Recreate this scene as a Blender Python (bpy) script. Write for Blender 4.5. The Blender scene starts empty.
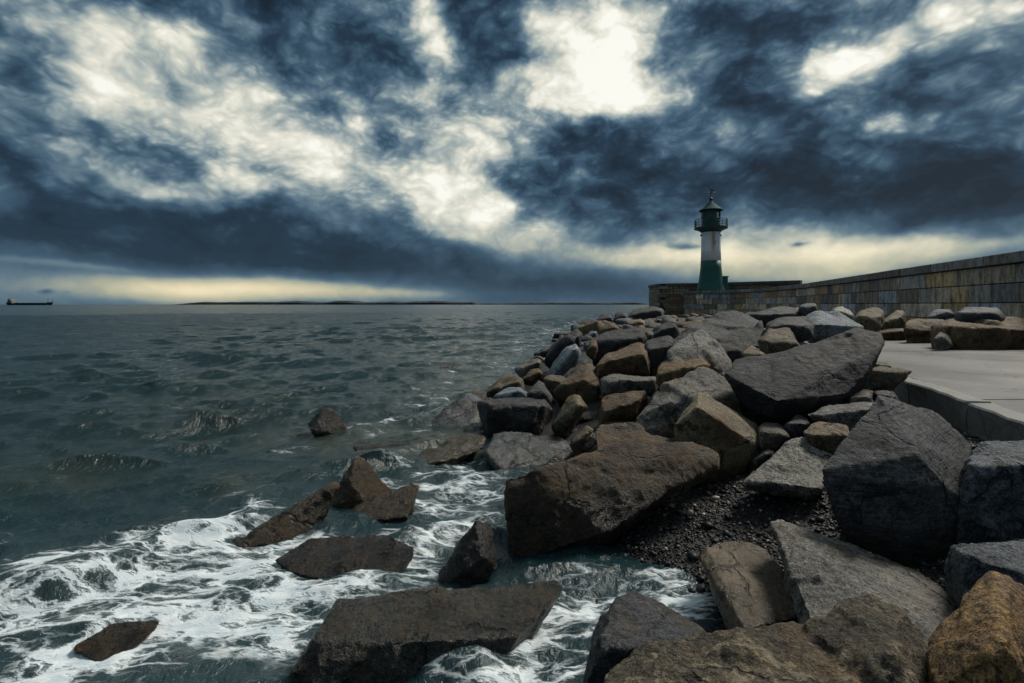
import bpy, bmesh, math, random
import numpy as np
from mathutils import Vector, Matrix

scene = bpy.context.scene
COL = scene.collection
R = math.radians
EYE = 2.5            # eye height above the water, metres
F = 512.0            # focal length in pixels (18 mm on 36 mm)
HOR = 304.5          # pixel row of the horizon


def at(px, py, d):
    """World point that lies d metres ahead of the camera at that place of the picture."""
    return Vector(((px - 512.0) / F * d, d, EYE - (py - HOR) / F * d))


# ------------------------------------------------------------------ numpy noise
_rng = np.random.RandomState(7)
_PERM = _rng.permutation(4096).astype(np.int64)
_VAL = _rng.rand(4096) * 2 - 1


def _h(ix, iy, iz):
    return _VAL[_PERM[(_PERM[(_PERM[ix & 4095] + iy) & 4095] + iz) & 4095]]


def vnoise(p):
    """Smooth value noise in [-1,1] for an (n,3) array."""
    i = np.floor(p).astype(np.int64)
    f = p - i
    u = f * f * f * (f * (f * 6 - 15) + 10)
    x, y, z = i[:, 0], i[:, 1], i[:, 2]
    ux, uy, uz = u[:, 0], u[:, 1], u[:, 2]
    c00 = _h(x, y, z) * (1 - ux) + _h(x + 1, y, z) * ux
    c10 = _h(x, y + 1, z) * (1 - ux) + _h(x + 1, y + 1, z) * ux
    c01 = _h(x, y, z + 1) * (1 - ux) + _h(x + 1, y, z + 1) * ux
    c11 = _h(x, y + 1, z + 1) * (1 - ux) + _h(x + 1, y + 1, z + 1) * ux
    a = c00 * (1 - uy) + c10 * uy
    b = c01 * (1 - uy) + c11 * uy
    return a * (1 - uz) + b * uz


def fbm(p, octaves=4, rough=0.5):
    r, a, s = np.zeros(len(p)), 1.0, 0.0
    q = np.array(p, dtype=float)
    for k in range(octaves):
        r += a * vnoise(q)
        s += a
        a *= rough
        q = q * 2.03 + 17.3
    return r / s


def sstep(a, b, x):
    t = np.clip((x - a) / (b - a), 0, 1)
    return t * t * (3 - 2 * t)


# ------------------------------------------------------------------ object helpers
def tag(o, label=None, cat=None, group=None, kind=None):
    if label: o['label'] = label
    if cat: o['category'] = cat
    if group: o['group'] = group
    if kind: o['kind'] = kind
    return o


def link_mesh(name, me, material=None, parent=None):
    o = bpy.data.objects.new(name, me)
    COL.objects.link(o)
    if material is not None:
        me.materials.append(material)
    if parent is not None:
        o.parent = parent
    return o


def empty(name, loc, rz=0.0):
    o = bpy.data.objects.new(name, None)
    COL.objects.link(o)
    o.location = loc
    o.rotation_euler = (0, 0, rz)
    o.empty_display_size = 0.2
    return o


def from_bm(name, bm, material=None, parent=None, smooth=False):
    me = bpy.data.meshes.new(name)
    bmesh.ops.recalc_face_normals(bm, faces=bm.faces)
    bm.to_mesh(me)
    bm.free()
    if smooth:
        me.polygons.foreach_set('use_smooth', [True] * len(me.polygons))
    return link_mesh(name, me, material, parent)


def add_box(bm, x0, x1, y0, y1, z0, z1, m=None, bevel=0.0):
    vs = [bm.verts.new((x, y, z)) for x in (x0, x1) for y in (y0, y1) for z in (z0, z1)]
    q = lambda *k: bm.faces.new([vs[i] for i in k])
    fs = [q(0, 1, 3, 2), q(4, 6, 7, 5), q(0, 4, 5, 1), q(2, 3, 7, 6), q(0, 2, 6, 4), q(1, 5, 7, 3)]
    if bevel:
        es = list({e for f in fs for e in f.edges})
        r = bmesh.ops.bevel(bm, geom=es, offset=bevel, segments=1, affect='EDGES')
        vs = list({v for v in r['verts']} | {v for v in vs if v.is_valid})
    if m is not None:
        bmesh.ops.transform(bm, matrix=m, verts=[v for v in vs if v.is_valid])
    return vs


def add_lathe(bm, prof, n=32, cx=0.0, cy=0.0, caps=True, phase=0.0):
    rings = []
    for r, z in prof:
        rings.append([bm.verts.new((cx + r * math.cos(phase + 2 * math.pi * k / n), cy + r * math.sin(phase + 2 * math.pi * k / n), z)) for k in range(n)])
    for a, b in zip(rings, rings[1:]):
        for k in range(n):
            bm.faces.new((a[k], a[(k + 1) % n], b[(k + 1) % n], b[k]))
    if caps:
        bm.faces.new(rings[0][::-1])
        bm.faces.new(rings[-1])


def add_tube(bm, p0, p1, r, n=8):
    p0, p1 = Vector(p0), Vector(p1)
    d = p1 - p0
    m = Matrix.Translation((p0 + p1) / 2) @ d.to_track_quat('Z', 'Y').to_matrix().to_4x4()
    bmesh.ops.create_cone(bm, cap_ends=True, segments=n, radius1=r, radius2=r, depth=d.length, matrix=m)


# ------------------------------------------------------------------ node helpers
class NT:
    def __init__(self, tree):
        self.t = tree
        self.n = tree.nodes
        self.l = tree.links

    def node(self, kind, **kw):
        nd = self.n.new(kind)
        for k, v in kw.items():
            setattr(nd, k, v)
        return nd

    def put(self, sock, v):
        if v is None:
            return
        if hasattr(v, 'is_output'):
            self.l.new(v, sock)
        else:
            sock.default_value = v

    def m(self, op, a, b=None, c=None, clamp=False):
        nd = self.node('ShaderNodeMath', operation=op, use_clamp=clamp)
        self.put(nd.inputs[0], a); self.put(nd.inputs[1], b); self.put(nd.inputs[2], c)
        return nd.outputs[0]

    def v(self, op, a, b=None, scale=None):
        nd = self.node('ShaderNodeVectorMath', operation=op)
        self.put(nd.inputs[0], a); self.put(nd.inputs[1], b)
        if scale is not None: self.put(nd.inputs['Scale'], scale)
        return nd.outputs['Value'] if op in ('DOT_PRODUCT', 'LENGTH', 'DISTANCE') else nd.outputs[0]

    def xyz(self, x, y, z=0.0):
        nd = self.node('ShaderNodeCombineXYZ')
        self.put(nd.inputs[0], x); self.put(nd.inputs[1], y); self.put(nd.inputs[2], z)
        return nd.outputs[0]

    def sep(self, v):
        nd = self.node('ShaderNodeSeparateXYZ')
        self.put(nd.inputs[0], v)
        return nd.outputs

    def noise(self, vec, scale, detail=4, rough=0.5, dist=0.0, color=False, lac=2.0):
        nd = self.node('ShaderNodeTexNoise')
        nd.noise_dimensions = '3D'
        self.put(nd.inputs['Vector'], vec)
        nd.inputs['Scale'].default_value = scale
        nd.inputs['Detail'].default_value = detail
        nd.inputs['Roughness'].default_value = rough
        nd.inputs['Lacunarity'].default_value = lac
        nd.inputs['Distortion'].default_value = dist
        return nd.outputs['Color' if color else 'Fac']

    def voro(self, vec, scale, feature='F1', out='Distance', smooth=None, rand=1.0):
        nd = self.node('ShaderNodeTexVoronoi', feature=feature)
        self.put(nd.inputs['Vector'], vec)
        nd.inputs['Scale'].default_value = scale
        nd.inputs['Randomness'].default_value = rand
        return nd.outputs[out]

    def map(self, vec, loc=(0, 0, 0), rot=(0, 0, 0), scale=(1, 1, 1), kind='POINT'):
        nd = self.node('ShaderNodeMapping', vector_type=kind)
        self.put(nd.inputs['Vector'], vec)
        nd.inputs['Location'].default_value = loc
        nd.inputs['Rotation'].default_value = rot
        nd.inputs['Scale'].default_value = scale
        return nd.outputs[0]

    def ss(self, x, a, b, lo=0.0, hi=1.0):
        nd = self.node('ShaderNodeMapRange', interpolation_type='SMOOTHSTEP')
        self.put(nd.inputs['Value'], x)
        self.put(nd.inputs['From Min'], a); self.put(nd.inputs['From Max'], b)
        nd.inputs['To Min'].default_value = lo; nd.inputs['To Max'].default_value = hi
        return nd.outputs[0]

    def lin(self, x, a, b, lo=0.0, hi=1.0):
        nd = self.node('ShaderNodeMapRange')
        self.put(nd.inputs['Value'], x)
        self.put(nd.inputs['From Min'], a); self.put(nd.inputs['From Max'], b)
        nd.inputs['To Min'].default_value = lo; nd.inputs['To Max'].default_value = hi
        return nd.outputs[0]

    def mix(self, f, a, b, blend='MIX'):
        nd = self.node('ShaderNodeMix', data_type='RGBA', blend_type=blend)
        self.put(nd.inputs[0], f)
        for s, v in ((nd.inputs[6], a), (nd.inputs[7], b)):
            if isinstance(v, tuple) and len(v) == 3: v = v + (1.0,)
            self.put(s, v)
        return nd.outputs[2]

    def ramp(self, f, stops):
        nd = self.node('ShaderNodeValToRGB')
        cr = nd.color_ramp
        while len(cr.elements) < len(stops): cr.elements.new(0.5)
        for e, (p, c) in zip(cr.elements, stops):
            e.position = p
            e.color = tuple(c) + (1.0,)
        self.put(nd.inputs[0], f)
        return nd.outputs[0]

    def bump(self, h, strength=1.0, dist=0.02, normal=None):
        nd = self.node('ShaderNodeBump')
        self.put(nd.inputs['Height'], h)
        nd.inputs['Strength'].default_value = strength
        nd.inputs['Distance'].default_value = dist
        self.put(nd.inputs['Normal'], normal)
        return nd.outputs[0]


def lin3(r, g, b):
    f = lambda c: (c / 255 / 12.92) if c / 255 <= 0.04045 else ((c / 255 + 0.055) / 1.055) ** 2.4
    return (f(r), f(g), f(b))


def new_mat(name):
    m = bpy.data.materials.new(name)
    m.use_nodes = True
    t = NT(m.node_tree)
    return m, t, m.node_tree.nodes['Principled BSDF']


def simple_mat(name, col, rough=0.6, metal=0.0, var=0.25, scale=6.0, bump=0.15):
    m, t, b = new_mat(name)
    tc = t.node('ShaderNodeTexCoord').outputs['Object']
    n = t.noise(tc, scale, 6, 0.6)
    f = t.lin(n, 0.25, 0.75, 1 - var, 1 + var)
    c = t.mix(1.0, col, t.xyz(f, f, f), 'MULTIPLY')
    t.put(b.inputs['Base Color'], c)
    b.inputs['Roughness'].default_value = rough
    b.inputs['Metallic'].default_value = metal
    if bump:
        t.put(b.inputs['Normal'], t.bump(t.noise(tc, scale * 5, 4), bump, 0.01))
    return m
# ------------------------------------------------------------------ camera, sun, sky
cam = bpy.data.cameras.new('camera')
cam.lens, cam.sensor_width, cam.sensor_fit = 18.0, 36.0, 'HORIZONTAL'
cam.shift_y = -37.0 / 1024.0
cam.clip_start, cam.clip_end = 0.05, 120000.0
camo = bpy.data.objects.new('camera', cam)
camo.location = (0, 0, EYE)
camo.rotation_euler = (R(90), 0, 0)
COL.objects.link(camo)
scene.camera = camo

SUN_AZ, SUN_EL = R(56.0), R(45.0)      # azimuth clockwise from straight ahead
sun = bpy.data.lights.new('sun', 'SUN')
sun.energy, sun.angle, sun.color = 1.5, R(16), (1.0, 0.93, 0.82)
suno = bpy.data.objects.new('sun', sun)
sd = Vector((math.sin(SUN_AZ) * math.cos(SUN_EL), math.cos(SUN_AZ) * math.cos(SUN_EL), math.sin(SUN_EL)))
suno.rotation_euler = sd.to_track_quat('Z', 'Y').to_euler()
suno.location = sd * 60
COL.objects.link(suno)

vs = scene.view_settings
scene.display_settings.display_device = 'sRGB'
vs.view_transform, vs.look, vs.exposure, vs.gamma, vs.use_curve_mapping = 'Standard', 'None', 1.12, 1.0, False

world = bpy.data.worlds.new('World')
scene.world = world
world.use_nodes = True
world.node_tree.nodes.clear()
t = NT(world.node_tree)
dirv = t.v('NORMALIZE', t.node('ShaderNodeTexCoord').outputs['Generated'])
dx, dy, dz = t.sep(dirv)
az = t.m('ARCTAN2', dx, dy)
el = t.m('ARCSINE', dz)
# cloud field: lumps shrink towards the horizon as they do in a real deck
ep = t.m('ADD', t.m('MULTIPLY', t.m('MAXIMUM', el, 0.0), 1.25), 0.21)
sq = t.m('SQRT', ep)
deck = t.xyz(t.m('DIVIDE', t.m('MULTIPLY', az, 1.7), sq), t.m('MULTIPLY', sq, 3.5), 0.0)
# turbulence
w1 = t.noise(deck, 1.1, 2, 0.5, color=True)
w1 = t.v('SUBTRACT', w1, (0.5, 0.5, 0.5))
deck2 = t.v('ADD', deck, t.v('SCALE', w1, scale=0.42))
n_deck = t.noise(deck2, 1.7, 3, 0.52)
d3 = t.v('ADD', t.v('MULTIPLY', dirv, (1.0, 1.0, 1.35)), t.v('SCALE', w1, scale=0.10))
n_iso = t.noise(d3, 5.0, 8, 0.52)
n_big = t.m('ADD', t.m('MULTIPLY', n_deck, 0.55), t.m('MULTIPLY', n_iso, 0.50))
n_off = t.m('ADD', t.m('MULTIPLY', t.noise(t.v('ADD', deck2, (0.015, 0.085, 0.0)), 1.7, 3, 0.52), 0.55), t.m('MULTIPLY', t.noise(t.v('ADD', d3, (0.006, 0.0, 0.028)), 5.0, 6, 0.50), 0.50))
relief = t.m('SUBTRACT', n_big, n_off)
# billows: rounded lumps with dark creases, four sizes
aev = t.xyz(az, t.m('MULTIPLY', el, 1.5), 0.0)
wa = t.v('SUBTRACT', t.noise(aev, 5.0, 4, 0.55, color=True), (0.5, 0.5, 0.5))
pz = t.v('ADD', t.v('MULTIPLY', aev, (1.0, 1.0, 1.0)), t.v('SCALE', wa, scale=0.07))
bil = None
for sc, am in ((4.0, 1.0), (8.7, 0.75), (18.5, 0.5), (40.0, 0.32), (85.0, 0.16)):
    n_ = t.m('SUBTRACT', t.noise(t.v('ADD', pz, (sc, sc * 1.7, 0.3)), sc, 0.0), 0.5)
    b_ = t.m('SQRT', t.m('MULTIPLY_ADD', n_, n_, 0.010))
    bil = t.m('MULTIPLY', b_, am) if bil is None else t.m('MULTIPLY_ADD', b_, am, bil)
bil = t.m('SUBTRACT', bil, 0.40)                   # about -0.22 .. 0.4
# broad layout of the dark decks and the gaps between them, in azimuth and elevation
elf = t.ss(el, 0.02, 0.26, 0.14, 1.0)      # turbulence is squeezed towards the horizon
wv = t.node('ShaderNodeVectorMath', operation='MULTIPLY')
t.put(wv.inputs[0], wa)
t.put(wv.inputs[1], t.xyz(0.20, t.m('MULTIPLY', elf, 0.15), 0.0))
wb = t.v('SUBTRACT', t.noise(aev, 2.2, 3, 0.5, color=True), (0.5, 0.5, 0.5))
wv2 = t.node('ShaderNodeVectorMath', operation='MULTIPLY')
t.put(wv2.inputs[0], wb)
t.put(wv2.inputs[1], t.xyz(0.16, t.m('MULTIPLY', elf, 0.10), 0.0))
ae = t.v('ADD', t.v('ADD', t.xyz(az, el, 0.0), wv.outputs[0]), wv2.outputs[0])
#       px   py   sx  sy  rot  amount
BLOBS = [
    (602, 58, 36, 44, 0, 1.25), (570, 15, 40, 26, 0, .2), (632, 98, 30, 26, 0, .28), (540, 60, 18, 40, 0, .18), (652, 40, 30, 50, 0, .2),
    (455, 192, 46, 42, 0, .64), (420, 165, 60, 24, 14, .18), (470, 150, 40, 40, 0, .18), (440, 226, 50, 16, 0, .22),
    (245, 122, 170, 24, 21, .44), (90, 70, 70, 30, 22, .32), (330, 150, 90, 26, 18, .22), (30, 100, 60, 18, 10, .12),
    (428, 38, 16, 52, -6, .40), (440, 95, 28, 22, 0, .26),  
    (105, 140, 70, 9, 26, .26), (168, 182, 26, 12, 35, .40), (272, 192, 46, 10, -6, .62), 
    (50, 264, 80, 3, 1, .22), (235, 288, 120, 10, 0, .85), (420, 292, 60, 5, 0, .25),  
    (520, 244, 40, 14, 0, .28),  (560, 215, 40, 30, 0, .12), (640, 258, 70, 9, 0, .30),
    (800, 228, 60, 14, 0, .40), (800, 252, 160, 15, 0, .55),  (905, 246, 70, 8, 0, .42), (770, 276, 100, 9, 0, .25), (740, 215, 40, 20, 0, .2),
    (832, 84, 60, 18, -12, .42), (886, 50, 42, 11, -22, .40), (868, 145, 60, 14, 3, .40), (956, 6, 34, 12, 0, .8), (792, 60, 40, 30, 0, .32),
    (915, 112, 48, 26, 0, .14), (690, 80, 26, 50, 0, .14),  
    (300, 40, 110, 36, 20, -.30), (345, 82, 44, 30, 30, -.22), (390, 110, 20, 14, 30, -.2), (220, 15, 120, 22, 5, -.12), (15, 45, 40, 40, 0, -.15),
    (170, 240, 230, 20, 2, -.52), (60, 195, 80, 34, 15, -.26), (430, 262, 110, 18, 4, -.30), (330, 235, 120, 26, 4, -.24),  
    (488, 45, 36, 50, 20, -.58), (590, 134, 42, 24, 12, -.55), 
    (725, 130, 64, 46, 0, -.48), (700, 178, 110, 28, 0, -.30), (735, 22, 66, 22, 0, -.48), (840, 15, 60, 14, 0, -.28), (660, 150, 50, 30, 0, -.16),
    (950, 78, 70, 26, -14, -.42), (880, 205, 150, 24, 6, -.42), (975, 175, 90, 36, 0, -.34), (985, 40, 50, 22, -30, -.28), (780, 165, 60, 22, 0, -.24), (1000, 215, 80, 24, 0, -.3),
    (600, 195, 80, 22, 0, -.20), (570, 286, 110, 12, 0, -.30),  (50, 292, 7, 1.8, 0, -.22), (795, 241, 10, 2.5, 0, -.5), (668, 246, 12, 3, 0, -.4),
]
acc = None
for px, py, sx, sy, rot, amp in BLOBS:
    tx, tz = (px - 512) / F, (HOR - py) / F
    a0 = math.atan(tx)
    e0 = math.atan(tz / math.sqrt(1 + tx * tx))
    ca = math.cos(a0)
    q = t.map(ae, (a0, e0, 0), (0, 0, R(-rot)), (sx * 1.25 / F * ca * ca, sy * 1.25 / F * ca, 1), 'TEXTURE')
    g = t.m('POWER', 0.36788, t.v('DOT_PRODUCT', q, q))
    acc = t.m('MULTIPLY', g, amp) if acc is None else t.m('MULTIPLY_ADD', g, amp, acc)
v = t.m('MULTIPLY_ADD', acc, 0.98, 0.41)
hi = t.ss(el, 0.62, 1.2, 0.0, 0.25)               # extra brightness added overhead, out of frame, to light the scene
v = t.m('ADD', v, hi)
v = t.m('ADD', v, t.ss(dy, 0.25, -0.4, 0.0, -0.04))    # sky dimmed out of view behind the camera, to darken stone fronts
v = t.m('MULTIPLY_ADD', t.m('SUBTRACT', n_big, 0.525), t.m('MULTIPLY', elf, 0.75), v)
v = t.m('MULTIPLY_ADD', bil, t.m('MULTIPLY', elf, 0.8), v)
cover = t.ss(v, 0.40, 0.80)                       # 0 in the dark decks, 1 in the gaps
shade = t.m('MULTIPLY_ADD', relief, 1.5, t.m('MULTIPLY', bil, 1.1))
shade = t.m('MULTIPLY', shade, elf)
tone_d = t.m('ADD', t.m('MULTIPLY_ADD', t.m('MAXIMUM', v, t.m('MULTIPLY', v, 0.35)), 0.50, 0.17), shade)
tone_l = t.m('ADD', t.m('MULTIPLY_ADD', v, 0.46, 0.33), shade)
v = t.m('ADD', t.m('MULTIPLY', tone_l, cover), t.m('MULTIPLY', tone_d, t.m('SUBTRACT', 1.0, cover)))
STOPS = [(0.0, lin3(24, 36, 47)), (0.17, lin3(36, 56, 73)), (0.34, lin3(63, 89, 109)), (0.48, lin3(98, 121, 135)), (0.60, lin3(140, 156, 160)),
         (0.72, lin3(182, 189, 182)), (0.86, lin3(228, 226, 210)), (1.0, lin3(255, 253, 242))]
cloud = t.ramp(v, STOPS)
warm = t.m('MULTIPLY', t.ss(el, 0.18, 0.03), t.ss(v, 0.42, 0.7))
cloud = t.mix(t.m('MULTIPLY', warm, 0.85), cloud, t.mix(1.0, cloud, (1.06, 0.93, 0.70), 'MULTIPLY'))
sky = t.node('ShaderNodeTexSky', sky_type='NISHITA', sun_disc=False)
sky.sun_elevation, sky.sun_rotation = SUN_EL, SUN_AZ
bg_sky = t.node('ShaderNodeBackground')
t.put(bg_sky.inputs[0], sky.outputs[0]); bg_sky.inputs[1].default_value = 0.06
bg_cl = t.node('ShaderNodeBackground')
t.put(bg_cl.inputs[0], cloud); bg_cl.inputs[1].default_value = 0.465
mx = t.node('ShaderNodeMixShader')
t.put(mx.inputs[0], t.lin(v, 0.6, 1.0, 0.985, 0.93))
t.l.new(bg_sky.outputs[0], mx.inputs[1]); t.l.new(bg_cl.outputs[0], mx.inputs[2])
world.cycles.sampling_method = 'MANUAL'
world.cycles.sample_map_resolution = 512
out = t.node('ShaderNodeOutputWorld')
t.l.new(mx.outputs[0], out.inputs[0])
# ------------------------------------------------------------------ lie of the land
SH_D = np.array([-40, 0, 3.0, 3.8, 4.25, 4.6, 5.2, 5.6, 6.2, 7.0, 8.0, 9.3, 10.5, 12.5, 14, 23, 36, 49, 64, 76, 84, 90, 120])
SH_X = np.array([0.4, 0.4, 0.5, 1.15, 1.7, 1.75, 1.3, 0.9, 0.7, 0.95, 1.0, 0.7, 0.2, -0.1, 0.1, 1.25, 3.6, 6.5, 12.0, 19.0, 26.0, 40.0, 140.0])
WALK_Z = EYE - 1.3


def edge_x(d):
    """X of the outer edge of the walkway."""
    return 5.6 + 0.345 * (d - 5.6) - 0.0012 * np.maximum(d - 12, 0) ** 2 * 0.0


def ground_h(x, d):
    x, d = np.asarray(x, float), np.asarray(d, float)
    s = x - np.interp(d, SH_D, SH_X)
    near = sstep(8.5, 6.3, d)                    # the little pebble beach
    far = 1.12 * (1 - np.exp(-np.maximum(s, 0) / 2.6))
    beach = 0.165 * np.maximum(s, 0) + 0.45 * sstep(3.4, 5.6, s)
    h = np.where(s > 0, far * (1 - near) + np.minimum(beach, 1.12) * near, np.maximum(0.42 * s, -2.2))
    lim = WALK_Z - 0.38
    return np.minimum(h, lim)


def hit(px, py):
    """Distance at which the line of sight through a pixel meets the ground."""
    d = np.concatenate([np.linspace(1.0, 30, 3000), np.linspace(30, 110, 2000)])
    x, z = (px - 512) / F * d, EYE - (py - HOR) / F * d
    k = np.nonzero(z <= np.maximum(ground_h(x, d), -0.02))[0]
    return float(d[k[0]]) if len(k) else 110.0


# ------------------------------------------------------------------ ground sheet under the stones
def make_ground():
    ds = np.concatenate([np.linspace(-6, 9, 150), np.geomspace(9.1, 130, 150), [400, 2000]])
    u = np.linspace(-14, 60, 300)
    D, U = np.meshgrid(ds, u, indexing='ij')
    X = U + np.interp(D, SH_D, SH_X) * 0.0
    H = ground_h(X, D)
    n = fbm(np.stack([X.ravel() * 1.3, D.ravel() * 1.3, X.ravel() * 0], 1), 4).reshape(X.shape)
    H = H + 0.05 * n
    co = np.stack([X, D, H], -1).reshape(-1, 3)
    nr, nc = X.shape
    i = np.arange(nr * nc).reshape(nr, nc)
    f = np.stack([i[:-1, :-1], i[:-1, 1:], i[1:, 1:], i[1:, :-1]], -1).reshape(-1, 4)
    me = bpy.data.meshes.new('ground')
    me.from_pydata(co.tolist(), [], f.tolist())
    me.polygons.foreach_set('use_smooth', [True] * len(me.polygons))
    m, t, b = new_mat('dark_rubble_ground')
    tc = t.node('ShaderNodeNewGeometry').outputs['Position']
    n1, n2 = t.noise(tc, 3, 6), t.noise(tc, 40, 4, .7)
    c = t.ramp(n1, [(0.3, (0.006, 0.007, 0.008)), (0.55, (0.015, 0.015, 0.015)), (0.8, (0.035, 0.032, 0.028))])
    t.put(b.inputs['Base Color'], c)
    b.inputs['Roughness'].default_value = 0.6
    t.put(b.inputs['Normal'], t.bump(n2, 1.0, 0.03))
    tag(link_mesh('ground', me, m), kind='structure')


make_ground()

# ------------------------------------------------------------------ pebbles of the little beach (nobody could count them)
def ico_unit():
    bm = bmesh.new()
    bmesh.ops.create_icosphere(bm, subdivisions=1, radius=1.0)
    v = np.array([q.co[:] for q in bm.verts])
    f = np.array([[q.index for q in p.verts] for p in bm.faces])
    bm.free()
    return v, f


def make_pebbles():
    rs = np.random.RandomState(3)
    V, Fc = ico_unit()
    n = 60000
    d = 3.0 + rs.rand(n) * 6.0
    x = 0.9 + rs.rand(n) * 5.6
    s = x - np.interp(d, SH_D, SH_X)
    keep = (s > -0.25) & (x < edge_x(d) - 0.03)
    x, d = x[keep], d[keep]
    n = len(x)
    r = 0.008 + 0.013 * rs.rand(n) ** 2.5 + (rs.rand(n) < 0.03) * (0.010 + 0.03 * rs.rand(n) ** 2)
    z = ground_h(x, d) + 0.05 * fbm(np.stack([x * 1.3, d * 1.3, x * 0], 1), 4) + r * 0.25
    ang = rs.rand(n) * 6.283
    sc = np.stack([r * (0.8 + 0.6 * rs.rand(n)), r * (0.8 + 0.5 * rs.rand(n)), r * (0.5 + 0.4 * rs.rand(n))], 1)
    P = V[None] * (1 + 0.22 * (rs.rand(n, len(V), 1) - 0.5)) * sc[:, None, :]
    ca, sa = np.cos(ang)[:, None], np.sin(ang)[:, None]
    tilt = (rs.rand(n) - 0.5)[:, None] * 0.9
    Q = np.stack([P[..., 0] * ca - P[..., 1] * sa, P[..., 0] * sa + P[..., 1] * ca, P[..., 2] + P[..., 0] * tilt], -1)
    Q += np.stack([x, d, z], 1)[:, None, :]
    Fa = (Fc[None] + (np.arange(n) * len(V))[:, None, None]).reshape(-1, 3)
    me = bpy.data.meshes.new('pebbles')
    me.vertices.add(n * len(V)); me.vertices.foreach_set('co', Q.reshape(-1))
    me.loops.add(Fa.size); me.loops.foreach_set('vertex_index', Fa.reshape(-1).astype(np.int32))
    me.polygons.add(len(Fa)); me.polygons.foreach_set('loop_start', np.arange(0, Fa.size, 3, dtype=np.int32))
    me.update(calc_edges=True)
    me.polygons.foreach_set('use_smooth', [True] * len(Fa))
    base = np.array([(0.012, 0.015, 0.018), (0.022, 0.024, 0.026), (0.04, 0.042, 0.045), (0.06, 0.05, 0.035), (0.30, 0.28, 0.24), (0.62, 0.58, 0.48)])
    ci = rs.choice(6, n, p=[.37, .30, .17, .08, .055, .025])
    c = base[ci] * (0.5 + 0.4 * rs.rand(n, 1))
    att = me.color_attributes.new('stone_colour', 'FLOAT_COLOR', 'POINT')
    att.data.foreach_set('color', np.repeat(np.concatenate([c, np.ones((n, 1))], 1), len(V), 0).reshape(-1))
    m, t, b = new_mat('wet_pebble')
    a = t.node('ShaderNodeAttribute', attribute_name='stone_colour')
    t.put(b.inputs['Base Color'], a.outputs['Color'])
    b.inputs['Roughness'].default_value = 0.55
    b.inputs['Specular IOR Level'].default_value = 0.3
    tag(link_mesh('pebbles', me, m), label='dark wet pebbles of the small beach between the boulders', cat='pebbles', kind='stuff')


make_pebbles()
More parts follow.
